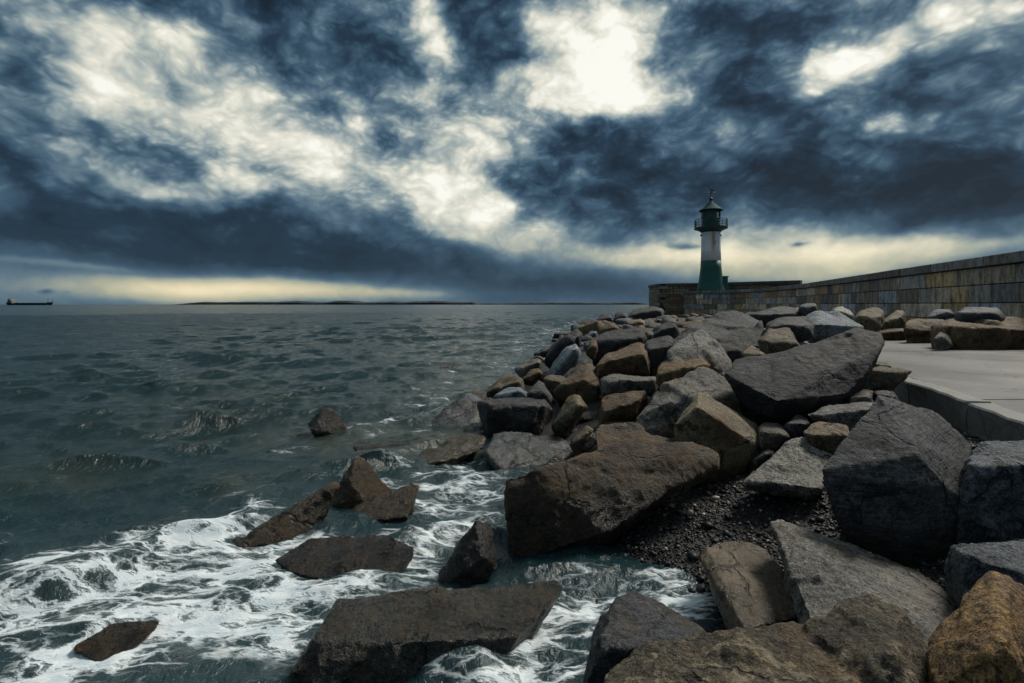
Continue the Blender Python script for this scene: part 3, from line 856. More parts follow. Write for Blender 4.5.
# --- slope, upper part
rock(B, 'rounded block at the shore on the left end of the crest',
     [(584, 325, .2), (593, 319, .8), (602, 321, .8), (600, 330, .1), (588, 334, 0)], 'granite', 'deep', .4, group=PILE, tint=1.3)
rock(B, 'small pale chip of stone near the left end of the crest',
     [(586, 337, 0), (590, 331, .7), (597, 331, .7), (597, 338, 0)], 'plain', 'blue', 0, group=PILE)
rock(B, 'brown stone with a worn slanting top near the left end of the crest',
     [(598, 329, .2), (609, 321, .8), (618, 326, .7), (621, 331, .3), (607, 337, 0), (599, 337, 0)], 'brown', 'brown', .7, group=PILE, tint=1.2)
rock(B, 'block with a bright tan face on the far crest',
     [(627, 321, .5), (641, 318, .8), (645, 321, .6), (645, 328, .05), (629, 328, 0)], 'plain', 'tan', .3, group=PILE)
rock(B, 'dark lump on the skyline left of the bright tan block',
     [(613, 321, .1), (616, 312, .7), (624, 311, .8), (629, 317, .4), (627, 323, 0)], 'granite', 'dark', .2, group=PILE)
rock(B, 'low dark stone farthest left on the skyline of the slope',
     [(595, 321, .1), (602, 314, .7), (611, 314, .8), (613, 322, .1), (603, 325, 0)], 'granite', 'dark', .2, group=PILE, tint=1.2)
rock(B, 'long dark stone on the skyline below the end of the wall',
     [(626, 317, .1), (634, 309, .7), (652, 306, .9), (664, 309, .8), (664, 318, .1), (645, 321, 0)], 'granite', 'dark', .2, group=PILE, tint=1.2)
rock(B, 'wide dark block behind the brown topped block',
     [(593, 340, .1), (604, 331, .6), (643, 327, .9), (648, 340, .5), (640, 347, .1), (607, 357, 0), (594, 362, 0)], 'granite', 'dark', .2, d=14.5, D=2.2, group=PILE, tint=.9)
rock(B, 'narrow brown stone standing at the left of the wide dark block',
     [(586, 352, .1), (590, 340, .6), (596, 338, .8), (598, 350, .3), (594, 360, 0)], 'brown', 'brown', .4, d=14.0, D=1.0, group=PILE)
rock(B, 'black rounded boulder under the end of the wall',
     [(646, 340, .1), (656, 325, .6), (668, 320, .9), (677, 323, .9), (680, 334, .5), (668, 342, .05), (652, 346, 0)], 'granite', 'dark', .1, group=PILE, tint=.9)
rock(B, 'tan chip of stone against the black rounded boulder',
     [(643, 341, .1), (648, 331, .7), (654, 331, .7), (652, 342, 0)], 'plain', 'tan', .4, d=17, group=PILE, tint=.8)
rock(B, 'dark block below the black rounded boulder',
     [(646, 341, .4), (668, 337, .9), (676, 342, .8), (668, 360, .1), (652, 372, 0), (648, 360, .1)], 'granite', 'dark', .2, d=11.8, D=1.4, group=PILE, tint=1.0)
rock(B, 'long dark ridge boulder running up to the wall from the arched boulder',
     [(671, 341, .1), (690, 325, .5), (705, 317, .8), (721, 312, 1), (737, 312, 1), (747, 318, .9), (764, 322, .8), (750, 332, .3), (717, 341, 0), (686, 345, 0)], 'granite', 'dark', .2, d=16, D=2.5, group=PILE, tint=1.45)
rock(B, 'dark boulder with a raised horn above the huge black wedge',
     [[(718, 339, .3), (740, 329, .8), (757, 326, .9), (764, 330, .6), (757, 347, .1), (734, 361, 0), (722, 352, 0)], [(753, 332, .6), (760, 320, .75), (762, 320, .75), (765, 331, .6), (756, 340, .5)]], 'granite', 'dark', .1, d=10.5, D=1.5, group=PILE, tint=.8)
rock(B, 'brown grey hump behind the huge black wedge',
     [(758, 341, .2), (769, 329, .7), (788, 328, .9), (801, 347, .4), (786, 354, 0), (768, 357, 0)], 'granite', 'olive', .5, d=10.0, D=1.2, group=PILE)
rock(B, 'small tan split stone wedged above the huge black wedge',
     [(741, 354, .2), (750, 346, .8), (757, 348, .8), (768, 356, .4), (750, 362, 0)], 'brown', 'tan', .5, d=8.9, D=.6, group=PILE, tint=.8)
rock(B, 'flat dark slab with rounded end in front of the pale blue grey boulder',
     [(766, 323, .2), (778, 318, .8), (803, 317, .9), (815, 325, .6), (812, 336, .05), (790, 338, 0), (768, 334, 0)], 'granite', 'dark', .1, d=14, D=1.6, group=PILE, tint=1.15)
rock(B, 'broad dark mound at the foot of the wall',
     [(740, 316, .3), (754, 311, .7), (779, 307, .9), (796, 308, .9), (806, 316, .5), (790, 322, 0), (748, 323, 0)], 'granite', 'dark', .2, d=22, D=2.5, group=PILE, tint=1.3)
rock(B, 'small whitish stone at the foot of the wall',
     [(793, 311, .2), (797, 307, .7), (802, 307, .7), (803, 313, 0), (797, 314, 0)], 'plain', 'pale', .1, d=24, D=.8, group=PILE, tint=1.4)
rock(B, 'dark upright stone left of the pale boulder against the wall',
     [(798, 307, .4), (802, 303, .8), (816, 303, .9), (818, 311, .4), (807, 318, 0)], 'granite', 'slate', .1, d=22, D=1.2, group=PILE)
rock(B, 'big pale blue grey boulder in front of the wall',
     [(804, 317, .3), (818, 309, .8), (831, 311, .8), (848, 319, .7), (866, 328, .6), (842, 337, .05), (812, 337, 0)], 'granite', 'blue', .05, d=15.5, D=2.0, group=PILE, tint=1.15)
rock(B, 'whitish stone with a dark hole between pale boulder and wall',
     [(832, 311, .4), (836, 308, .8), (850, 308, .9), (856, 316, .5), (850, 323, .1), (838, 319, 0)], 'plain', 'pale', .15, d=19, D=1.0, group=PILE, tint=.95)
rock(B, 'round brownish boulder in front of the wall',
     [(855, 320, .2), (858, 313, .5), (864, 309, .7), (876, 306, .9), (885, 311, .8), (884, 323, .3), (876, 330, 0), (864, 330, 0)], 'crust', 'olive', .5, d=17.5, D=1.2, group=PILE, tint=1.5)

# --- on the walkway under the wall
rock(B, 'slanting grey stone leaning on the brown flat stone by the wall',
     [(873, 330, .1), (884, 320, .4), (896, 310, .9), (905, 311, .9), (906, 326, .3), (890, 332, 0)], 'granite', 'olive', .3, d=19, D=1.2, group=WALKB, tint=1.2)
rock(B, 'brown flat stone lying on the far edge of the walkway',
     [(876, 329, .3), (884, 326, .8), (904, 327, .8), (907, 340, 0), (880, 340, 0)], 'brown', 'brown', .8, d=18.5, D=1.0, group=WALKB)
rock(B, 'dark brown block with an overhanging top on the walkway',
     [[(905, 323, .2), (910, 319, .7), (934, 318, .9), (946, 319, .9), (944, 330, .1), (908, 332, 0)], [(909, 330, .2), (936, 330, .3), (935, 343, .1), (909, 343, .05)]], 'brown', 'brown', .7, d=17.2, D=1.1, group=WALKB, tint=1.1)
rock(B, 'smooth grey stone behind the dark brown block on the walkway',
     [(926, 317, .2), (935, 309, .8), (950, 309, .9), (957, 316, .4), (948, 321, 0), (930, 321, 0)], 'plain', 'slate', .1, d=19, D=1.1, group=WALKB, tint=1.5)
rock(B, 'big rusty brown block, largest on the walkway at the right edge',
     [(933, 326, .4), (955, 318, .8), (1024, 317, .9), (1052, 320, .9), (1054, 350, .1), (990, 349, 0), (936, 349, .05), (958, 325, .05)], 'brown', 'brown', 1.0, d=14.8, D=1.3, group=WALKB, tint=1.35)
rock(B, 'grey slab lying on top of the big rusty block',
     [(956, 313, .3), (966, 307, .8), (997, 307, .9), (1006, 318, .3), (1000, 321, 0), (958, 321, 0)], 'plain', 'slate', .1, d=15.4, D=1.1, group=WALKB, tint=.9)
rock(B, 'knobbly grey stone at the left foot of the big rusty block',
     [(933, 340, .2), (938, 331, .7), (948, 332, .7), (954, 345, .2), (948, 350, 0), (936, 349, 0)], 'crust', 'grey', .3, d=14.5, D=.5, group=WALKB, tint=.8)

# --- loose stones filling the gaps between the big ones
def filler():
    rs = random.Random(11)
    k = 0
    while k < 250:
        d = math.exp(rs.uniform(math.log(7.2), math.log(78)))
        xs = float(np.interp(d, SH_D, SH_X))
        wall_x = 12.5 + 0.305 * d if d < 48 else 27 + (d - 48) * 0.1
        x = rs.uniform(xs - 0.6, min(float(edge_x(d)) + (0.2 if d < 16 else 12), wall_x - 1.5))
        if d > 72 and x > 24: continue
        px = 512 + x / d * F
        if px > 880 or (d < 9.0 and (x > 3.4 or x < 0.7)) or (x > edge_x(d) + 0.2 and d < 22): continue
        h = float(ground_h(x, d))
        S = rs.uniform(0.2, 0.42) * (1.0 if d < 14 else 2.0 if d < 30 else 2.9)
        pts = []
        rot = Matrix.Rotation(rs.uniform(0, 6.28), 3, 'Z') @ Matrix.Rotation(rs.uniform(-.7, .7), 3, 'X') @ Matrix.Rotation(rs.uniform(-.5, .5), 3, 'Y')
        kx_, ky_, kz_ = rs.uniform(.7, 1.25), rs.uniform(.6, 1.0), rs.uniform(.6, 1.0)
        for q in range(8):
            v = Vector((((q & 1) * 2 - 1) * kx_, ((q >> 1 & 1) * 2 - 1) * ky_, ((q >> 2) * 2 - 1) * kz_))
            v = rot @ Vector(c * rs.uniform(0.55, 1.0) for c in v)
            pts.append(Vector((x + v.x * S * 0.9, d + v.y * S * 0.9, h + 0.05 * S + v.z * S * 0.55)))
        far = d > 16
        c = rs.choice([('granite', 'dark', .2, 1.4), ('brown', 'deep', .7, 1.2), ('granite', 'grey', .4, .6), ('brown', 'brown', .7, .8), ('granite', 'slate', .1, .8)])
        queue_rock('stone', 'rough stone filling the far slope below the wall' if far else 'small stone in the gaps between the nearer boulders',
                   'stones of the far slope' if far else 'small stones between the boulders', c[0], tuple(q * c[3] for q in PAL[c[1]]), c[2], [pts], S * 1.6,
                   max(0.02, d * 0.0055), 1.0, 300 + k, (x, d, h))
        k += 1


filler()
finish_rocks()
# ------------------------------------------------------------------ walkway, kerb stones
def concrete(name, col, stain):
    m, t, b = new_mat(name)
    g = t.node('ShaderNodeNewGeometry').outputs['Position']
    n1, n2, n3 = t.noise(g, 0.5, 6, 0.6), t.noise(t.map(g, scale=(1, 2.6, 1)), 2.2, 8, 0.65), t.noise(g, 60, 3, 0.7)
    f = t.m('ADD', t.lin(n1, .3, .7, .7, 1.25), t.lin(n2, .3, .7, -.25, .25))
    f = t.m('ADD', f, t.lin(n3, .38, .62, -.22, .22))
    ck = t.voro(t.v('ADD', g, t.v('SCALE', t.noise(g, 1.6, 5, .6, color=True), scale=.9)), .42, 'DISTANCE_TO_EDGE')
    c = t.mix(1.0, col, t.xyz(f, f, f), 'MULTIPLY')
    c = t.mix(t.m('MULTIPLY', t.ss(n2, .48, .64), stain), c, (0.06, 0.06, 0.058))
    c = t.mix(t.m('MULTIPLY', t.ss(ck, .012, .003), stain), c, (0.02, 0.02, 0.02))
    t.put(b.inputs['Base Color'], c)
    t.put(b.inputs['Roughness'], t.lin(n1, .3, .7, .55, .85))
    t.put(b.inputs['Normal'], t.bump(t.m('MULTIPLY_ADD', n3, .4, n2), .6, .012))
    return m


M_CONC = concrete('worn_concrete', (0.082, 0.084, 0.083), .85)
M_KERB = concrete('kerb_granite', (0.15, 0.15, 0.142), .45)


def make_walkway():
    bm = bmesh.new()
    cuts = [1.5, 7.0, 14.2, 21.4, 28.6, 36]
    for a, b_ in zip(cuts, cuts[1:]):
        n = 8
        prev = None
        for k in range(n + 1):
            d = a + 0.022 + (b_ - a - 0.044) * k / n
            x0, x1 = float(edge_x(d)) + 0.30, 15.2 + 0.305 * d
            row = [bm.verts.new((x, d, WALK_Z + zz)) for x, zz in ((x0, -0.3), (x0, 0), (x1, 0))]
            if k in (0, n):
                bt = [bm.verts.new((x, d, WALK_Z - 0.3)) for x in (x0, x1)]
                bm.faces.new((row[1], row[2], bt[1], bt[0]))
            if prev:
                for i in range(2): bm.faces.new((prev[i], prev[i + 1], row[i + 1], row[i]))
            prev = row
    o = from_bm('walkway', bm, M_CONC)
    tag(o, kind='structure')
    # kerb stones along the outer edge
    joints = [0.6, 2.6, 4.75, 6.78, 8.55, 10.4, 12.3, 14.2, 16.1, 18.0]
    lab = ['kerb stone out of sight at the near end', 'kerb stone nearest the photographer at the walkway edge', 'granite kerb stone at the right edge of the picture, joint at its far end',
           'granite kerb stone behind the nearest joint, above the pyramid boulder', 'kerb stone partly under the flat ledge stone']
    for i, (a, b_) in enumerate(zip(joints, joints[1:])):
        if b_ < 3 or a > 13: continue
        p0 = Vector((float(edge_x(a)), a, 0)); p1 = Vector((float(edge_x(b_)), b_, 0))
        L = (p1 - p0).length
        bm = bmesh.new()
        add_box(bm, 0.0, 0.29, 0.018, L - 0.018, -0.5, 0.0, bevel=0.022)
        bmesh.ops.subdivide_edges(bm, edges=[e for e in bm.edges if e.calc_length() > .25], cuts=6, use_grid_fill=True)
        o = from_bm('kerb_stone', bm, M_KERB)
        c = np.array([v.co[:] for v in o.data.vertices])
        c += 0.022 * np.stack([fbm(c * 4 + i * 9 + k, 3) for k in range(3)], 1)
        o.data.vertices.foreach_set('co', c.reshape(-1))
        o.location = (p0.x, p0.y, WALK_Z + 0.006 + (0.012 if i % 2 else 0))
        o.rotation_euler = (0, 0, -math.atan2(p1.x - p0.x, p1.y - p0.y))
        tag(o, lab[i] if i < len(lab) else 'kerb stone buried under the boulders farther along the walkway', 'kerb stone', 'kerb stones along the walkway edge')


make_walkway()


# ------------------------------------------------------------------ harbour wall of squared stone
def stone_wall_mat():
    m, t, b = new_mat('squared_wall_stone')
    g = t.node('ShaderNodeNewGeometry').outputs['Position']
    a = t.node('ShaderNodeAttribute', attribute_name='block_colour')
    n1, n2, n3 = t.noise(g, 1.2, 6, .6), t.noise(g, 6, 8, .7), t.noise(g, 40, 3, .7)
    run = t.noise(t.map(g, scale=(2.2, 2.2, .7)), 1.4, 7, .7)
    f = t.m('ADD', t.lin(n2, .3, .7, .66, 1.3), t.lin(n3, .3, .7, -.2, .2))
    c = t.mix(1.0, a.outputs['Color'], t.xyz(f, f, f), 'MULTIPLY')
    c = t.mix(t.m('MULTIPLY', t.ss(run, .46, .62), .6), c, (0.13, 0.075, 0.03))
    c = t.mix(t.m('MULTIPLY', t.ss(t.noise(t.map(g, loc=(7, 3, 1), scale=(1.8, 1.8, .8)), 1.7, 7, .7), .48, .64), .6), c, (0.02, 0.021, 0.022))
    t.put(b.inputs['Base Color'], c)
    b.inputs['Roughness'].default_value = 0.8
    t.put(b.inputs['Normal'], t.bump(t.m('MULTIPLY_ADD', n3, .3, n2), .9, .04))
    return m


M_WALL = stone_wall_mat()
WCOL = [((0.21, 0.18, 0.135), 5), ((0.155, 0.15, 0.14), 4), ((0.29, 0.25, 0.19), 3), ((0.20, 0.14, 0.075), 3), ((0.15, 0.105, 0.062), 3), ((0.06, 0.062, 0.064), 3), ((0.14, 0.155, 0.17), 2), ((0.09, 0.08, 0.065), 3)]


def courses(name, path, z0, heights, length, depth, parent, seed, colours=WCOL, gap=0.016, tint=1.0, proud=0.0):
    """Blocks laid in courses along a path of (x, y) points; one mesh, each block with its own stone colour."""
    rs = random.Random(seed)
    P = [Vector((p[0], p[1], 0)) for p in path]
    cum = [0.0]
    for a, b in zip(P, P[1:]): cum.append(cum[-1] + (b - a).length)

    def pos(s):
        s = min(max(s, 0), cum[-1])
        for k in range(len(P) - 1):
            if s <= cum[k + 1] + 1e-9:
                q = (s - cum[k]) / (cum[k + 1] - cum[k])
                d = (P[k + 1] - P[k]).normalized()
                return P[k].lerp(P[k + 1], q), d
    V, Fs, C = [], [], []
    z = z0
    pick = [c for c, w in colours for _ in range(w)]
    for h in heights:
        s = -rs.uniform(0, length)
        while s < cum[-1]:
            L = length * rs.uniform(0.6, 1.45)
            a, e = max(s, 0) + gap, min(s + L, cum[-1]) - gap
            s += L
            if e - a < 0.1: continue
            (pa, da), (pe, de) = pos(a), pos(e)
            d = (pe - pa).normalized()
            nrm = Vector((-d.y, d.x, 0))              # towards the open sea side
            off = proud + rs.uniform(-0.018, 0.018)
            b = 0.02
            i0 = len(V)
            fz0, fz1 = z + gap, z + h - gap
            for (q, back) in ((pa, 0), (pe, 0)):
                pass
            front = [pa + d * b + nrm * off, pe - d * b + nrm * off]
            edge = [pa + nrm * (off - b), pe + nrm * (off - b)]
            rear = [pa - nrm * depth, pe - nrm * depth]
            for zz, pts in ((fz0 + b, front), (fz1 - b, front), (fz0, edge), (fz1, edge), (fz0, rear), (fz1, rear)):
                for q in pts: V.append((q.x, q.y, zz))
            # indices: 0,1 front low; 2,3 front high; 4,5 edge low; 6,7 edge high; 8,9 rear low; 10,11 rear high
            for f in ((0, 1, 3, 2), (4, 5, 1, 0), (2, 3, 7, 6), (4, 0, 2, 6), (1, 5, 7, 3), (6, 7, 11, 10), (5, 9, 11, 7), (8, 4, 6, 10), (9, 8, 10, 11), (8, 9, 5, 4)):
                Fs.append(tuple(i0 + k for k in f))
            c = rs.choice(pick)
            v = rs.uniform(0.75, 1.25) * tint
            C += [(c[0] * v, c[1] * v, c[2] * v, 1.0)] * 12
        z += h
    me = bpy.data.meshes.new(name)
    me.from_pydata(V, [], Fs)
    at_ = me.color_attributes.new('block_colour', 'FLOAT_COLOR', 'POINT')
    at_.data.foreach_set('color', np.array(C).ravel())
    return link_mesh(name, me, M_WALL, parent)


def core(name, path, z0, z1, depth, inset, parent, col=(0.035, 0.034, 0.032)):
    bm = bmesh.new()
    n = len(path)
    P = [Vector((p[0], p[1], 0)) for p in path]
    rows = []
    for k in range(n):
        d = ((P[k] - P[k - 1]) if k else (P[1] - P[0])).normalized() + ((P[k + 1] - P[k]) if k < n - 1 else (P[-1] - P[-2])).normalized()
        d.normalize()
        nr = Vector((-d.y, d.x, 0))
        a, b = P[k] - nr * inset, P[k] - nr * (depth - inset)
        rows.append([bm.verts.new((q.x, q.y, zz)) for q, zz in ((a, z0), (a, z1), (b, z1), (b, z0))])
    for a, b in zip(rows, rows[1:]):
        for i in range(4): bm.faces.new((a[i], a[(i + 1) % 4], b[(i + 1) % 4], b[i]))
    bm.faces.new(rows[0]); bm.faces.new(rows[-1][::-1])
    return from_bm(name, bm, simple_mat('mortar', col, 0.9), parent)


MAIN = [(14.9, 8.0), (17.9, 17.8), (20.6, 27.0), (27.2, 48.6), (29.4, 60.0), (28.2, 68.5), (24.3, 72.5)]
WTOP = EYE + 1.9
w = empty('harbour_wall', (20.6, 27.0, WALK_Z))
tag(w, 'long harbour wall of squared stone blocks with a coping, running out to the lighthouse', 'wall')
off = lambda o: setattr(o, 'matrix_parent_inverse', Matrix.Translation((-20.6, -27.0, -WALK_Z)))
H4 = [0.62, 0.72, 0.70, 0.72, 0.70]
zb = WTOP - 0.42 - sum(H4)
off(courses('block_facing', MAIN, zb, H4, 1.75, 0.5, w, 5, tint=2.7))
off(core('mortar_core', MAIN, zb, WTOP - 0.44, 2.2, 0.10, w))
off(courses('coping', MAIN, WTOP - 0.42, [0.42], 1.9, 1.9, w, 9, [((0.25, 0.25, 0.24), 3), ((0.20, 0.20, 0.20), 3), ((0.20, 0.18, 0.14), 1)], proud=0.14))

UP = [(39.0, 69.2), (30.5, 77.0), (25.6, 79.6)]
UTOP = EYE + 3.3
w2 = empty('parapet_wall', (33, 76, EYE))
tag(w2, 'higher parapet wall set back behind the lighthouse', 'wall')
off2 = lambda o: setattr(o, 'matrix_parent_inverse', Matrix.Translation((-33, -76, -EYE)))
off2(courses('block_facing', UP, UTOP - 3.0, [0.5] * 5, 1.1, 0.5, w2, 12, [((0.15, 0.13, 0.10), 3), ((0.18, 0.14, 0.09), 2), ((0.07, 0.07, 0.07), 2)]))
off2(courses('coping', UP, UTOP - 0.5, [0.5], 1.8, 1.0, w2, 13, [((0.07, 0.072, 0.074), 1)], proud=0.1))
off2(core('mortar_core', UP, UTOP - 4.2, UTOP - 0.52, 1.0, 0.06, w2))

# bastion at the head of the wall
w3 = empty('bastion', (23, 75, 0))
tag(w3, 'square stone bastion ending the wall left of the lighthouse', 'bastion')
off3 = lambda o: setattr(o, 'matrix_parent_inverse', Matrix.Translation((-23, -75, 0)))
BST = [(25.2, 73.0), (21.4, 74.2), (23.4, 81.0)]
HB = [0.42] * 10
BC = [((0.26, 0.21, 0.14), 4), ((0.21, 0.17, 0.12), 3), ((0.28, 0.25, 0.20), 3), ((0.17, 0.11, 0.06), 2)]
btop = EYE + 3.25
off3(courses('block_facing', [(25.2, 73.0), (21.4, 74.2), (21.9, 82.0)], btop - 5.4, [0.40] * 12, 1.3, 0.5, w3, 21, BC))
off3(courses('coping', [(25.2, 73.0), (21.4, 74.2), (21.9, 82.0)], btop - 0.6, [0.42], 1.7, 1.2, w3, 22, [((0.12, 0.11, 0.095), 1)], proud=0.1))
bm = bmesh.new()
pts = [(25.15, 73.15), (21.55, 74.32), (22.05, 81.9), (25.6, 81.9)]
lo, hi_ = [bm.verts.new((x, y, -1.5)) for x, y in pts], [bm.verts.new((x, y, btop - 0.22)) for x, y in pts]
bm.faces.new(lo); bm.faces.new(hi_[::-1])
for k in range(4): bm.faces.new((lo[k], lo[(k + 1) % 4], hi_[(k + 1) % 4], hi_[k]))
off3(from_bm('mortar_core', bm, simple_mat('bastion_mortar', (0.04, 0.037, 0.032), .9), w3))

# quay floor the lighthouse stands on
bm = bmesh.new()
pts = [(24.5, 72.9), (28.9, 69.2), (31.0, 60.0), (40.0, 68.0), (30.5, 76.9), (25.6, 79.4), (25.3, 73.2)]
lo, hi_ = [bm.verts.new((x, y, 0.5)) for x, y in pts], [bm.verts.new((x, y, WTOP - 0.12)) for x, y in pts]
bm.faces.new(lo); bm.faces.new(hi_[::-1])
for k in range(len(pts)): bm.faces.new((lo[k], lo[(k + 1) % len(pts)], hi_[(k + 1) % len(pts)], hi_[k]))
tag(from_bm('quay_pavement', bm, M_CONC), kind='structure')
# ------------------------------------------------------------------ lighthouse
LX, LD = 28.55, 73.5
LZ = WTOP - 0.12
lh = empty('lighthouse', (LX, LD, LZ))
tag(lh, 'round green and white lighthouse with a railed gallery and a pointed lantern roof', 'lighthouse')


def tower_mat(name, col, rust):
    m, t, b = new_mat(name)
    tc = t.node('ShaderNodeTexCoord').outputs['Object']
    n = t.noise(tc, 1.5, 6, .65)
    n2 = t.noise(t.map(tc, scale=(5, 5, .5)), 1.2, 6, .65)
    f = t.m('ADD', t.lin(n, .3, .7, .82, 1.12), t.lin(n2, .3, .7, -.14, .14))
    c = t.mix(1.0, col, t.xyz(f, f, f), 'MULTIPLY')
    if rust:
        x, y, z = t.sep(tc)
        col_ = t.ss(t.m('ABSOLUTE', t.m('ADD', x, t.m('MULTIPLY_ADD', n, .7, -.22))), .42, .08)
        zz = t.m('MULTIPLY', t.ss(z, 4.9, 6.9), t.ss(y, .2, -.2))
        c = t.mix(t.m('MULTIPLY', t.m('MULTIPLY', col_, zz), t.lin(n2, .35, .6, .45, 1.0)), c, (0.36, 0.18, 0.035))
    t.put(b.inputs['Base Color'], c)
    b.inputs['Roughness'].default_value = 0.55
    t.put(b.inputs['Normal'], t.bump(n2, .3, .03))
    return m


K = LD / F
M_GREEN = tower_mat('green_tower_paint', (0.004, 0.085, 0.068), False)
M_WHITE = tower_mat('white_tower_paint', (0.80, 0.81, 0.81), True)
M_DGREEN = simple_mat('dark_green_metal', (0.009, 0.055, 0.045), .45, 0, .2, 3)
M_ROOF = simple_mat('green_copper_roof', (0.008, 0.065, 0.06), .85, 0, .25, 3)
hgt = lambda py: (291.0 - py) * K * 1.0
G = 1.06
bm = bmesh.new()
add_lathe(bm, [(1.98, 0), (1.92, .25), (1.80, .8), (1.66, 1.6), (1.53, 2.5), (1.43, 3.4), (1.385, 4.45)], 40)
base = from_bm('tower_base', bm, M_GREEN, lh, True)
bm = bmesh.new()
add_lathe(bm, [(1.375, 4.45), (1.335, 6.0), (1.31, 8.3), (1.31, 8.62)], 40)
shaft = from_bm('tower_shaft', bm, M_WHITE, lh, True)
bm = bmesh.new()
add_box(bm, 1.05, 2.15, -.75, .65, 0, 2.15, bevel=.04)
add_box(bm, 1.0, 2.25, -.82, .72, 2.15, 2.28, bevel=.02)
annex = from_bm('annex', bm, M_GREEN, lh)
bm = bmesh.new()
add_lathe(bm, [(1.33, 8.55), (1.5, 8.75), (2.05, 9.0), (2.28, 9.08), (2.28, 9.26), (1.3, 9.26)], 40)
gal = from_bm('gallery', bm, M_DGREEN, lh, False)
bm = bmesh.new()
for k in range(16):
    a = 2 * math.pi * k / 16
    add_tube(bm, (2.2 * math.cos(a), 2.2 * math.sin(a), 9.2), (2.2 * math.cos(a), 2.2 * math.sin(a), 10.35), .03, 6)
for z in (9.55, 9.95, 10.35):
    n = 48
    for k in range(n):
        a, b_ = 2 * math.pi * k / n, 2 * math.pi * (k + 1) / n
        add_tube(bm, (2.2 * math.cos(a), 2.2 * math.sin(a), z), (2.2 * math.cos(b_), 2.2 * math.sin(b_), z), .026, 6)
for k in range(96):
    a = 2 * math.pi * k / 96
    add_tube(bm, (2.2 * math.cos(a), 2.2 * math.sin(a), 9.25), (2.2 * math.cos(a), 2.2 * math.sin(a), 10.35), .011, 4)
from_bm('railing', bm, M_DGREEN, gal)
bm = bmesh.new()
add_lathe(bm, [(1.27, 9.26), (1.27, 10.42), (1.31, 10.42), (1.31, 10.50), (1.20, 10.50)], 12, phase=R(15))
lant = from_bm('lantern_room', bm, M_DGREEN, lh)
bm = bmesh.new()
for k in range(12):
    a = R(15) + 2 * math.pi * k / 12
    add_tube(bm, (1.25 * math.cos(a), 1.25 * math.sin(a), 10.5), (1.25 * math.cos(a), 1.25 * math.sin(a), 11.72), .05, 6)
add_lathe(bm, [(1.18, 11.66), (1.30, 11.66), (1.30, 11.78), (1.18, 11.78)], 12, phase=R(15))
from_bm('window_frame', bm, M_DGREEN, lant)
mg, tg, bg = new_mat('lantern_glass')
bg.inputs['Base Color'].default_value = (0.9, 0.95, 0.93, 1)
bg.inputs['Transmission Weight'].default_value = 0.96
bg.inputs['Roughness'].default_value = 0.02
bg.inputs['IOR'].default_value = 1.05
tg.put(bg.inputs['Normal'], tg.bump(tg.noise(tg.node('ShaderNodeTexCoord').outputs['Object'], 2), .05, .01))
bm = bmesh.new()
add_lathe(bm, [(1.215, 10.5), (1.215, 11.7)], 12, caps=False, phase=R(15))
from_bm('glass', bm, mg, lant)
# blinds on the landward panes and the lamp inside
bm = bmesh.new()
add_lathe(bm, [(.16, 10.42), (.16, 10.75), (.30, 10.8), (.34, 11.1), (.30, 11.4), (.16, 11.45)], 16)
from_bm('lamp', bm, simple_mat('lamp_brass', (0.25, 0.2, 0.1), .3, .6), lant)
bm = bmesh.new()
for k in (5, 6, 7, 8):
    a0, a1 = R(15) + 2 * math.pi * k / 12, R(15) + 2 * math.pi * (k + 1) / 12
    vs_ = [bm.verts.new((r * math.cos(a), r * math.sin(a), z)) for r, a, z in ((1.15, a0, 10.5), (1.15, a1, 10.5), (1.15, a1, 11.7), (1.15, a0, 11.7), (1.11, a0, 10.5), (1.11, a1, 10.5), (1.11, a1, 11.7), (1.11, a0, 11.7))]
    for f in ((0, 1, 2, 3), (7, 6, 5, 4), (0, 4, 5, 1), (1, 5, 6, 2), (2, 6, 7, 3), (3, 7, 4, 0)): bm.faces.new([vs_[i] for i in f])
from_bm('blind', bm, simple_mat('dark_blind', (0.02, 0.045, 0.05), .5), lant)
bm = bmesh.new()
add_lathe(bm, [(1.25, 11.66), (1.62, 11.66), (1.64, 11.74), (1.56, 11.82), (1.02, 12.25), (.50, 12.72), (.22, 13.0), (.17, 13.1), (.17, 13.2)], 24, phase=R(7.5))
roof = from_bm('roof', bm, M_ROOF, lh)
bm = bmesh.new()
bmesh.ops.create_uvsphere(bm, u_segments=14, v_segments=8, radius=.26, matrix=Matrix.Translation((0, 0, 13.35)))
add_lathe(bm, [(.10, 13.5), (.06, 13.7), (.05, 15.0)], 8)
bmesh.ops.create_uvsphere(bm, u_segments=10, v_segments=6, radius=.11, matrix=Matrix.Translation((0, 0, 15.0)))
add_tube(bm, (-.42, 0, 14.25), (.42, 0, 14.25), .045, 6)
add_tube(bm, (0, -.42, 14.25), (0, .42, 14.25), .045, 6)
for x in (-.42, .42): bmesh.ops.create_uvsphere(bm, u_segments=8, v_segments=5, radius=.09, matrix=Matrix.Translation((x, 0, 14.25)))
add_box(bm, .04, .40, -.02, .02, 14.5, 14.72)
from_bm('weather_vane', bm, M_DGREEN, roof, False)
bm = bmesh.new()
for sx in (-1, 1):
    add_box(bm, sx * 1.42 - .1, sx * 1.42 + .1, -.12, .12, 8.02, 8.28, bevel=.02)
    add_tube(bm, (sx * 1.28, 0, 8.1), (sx * 1.42, 0, 8.1), .04, 6)
from_bm('signal_box', bm, simple_mat('grey_fitting', (.2, .21, .21), .5), lh)

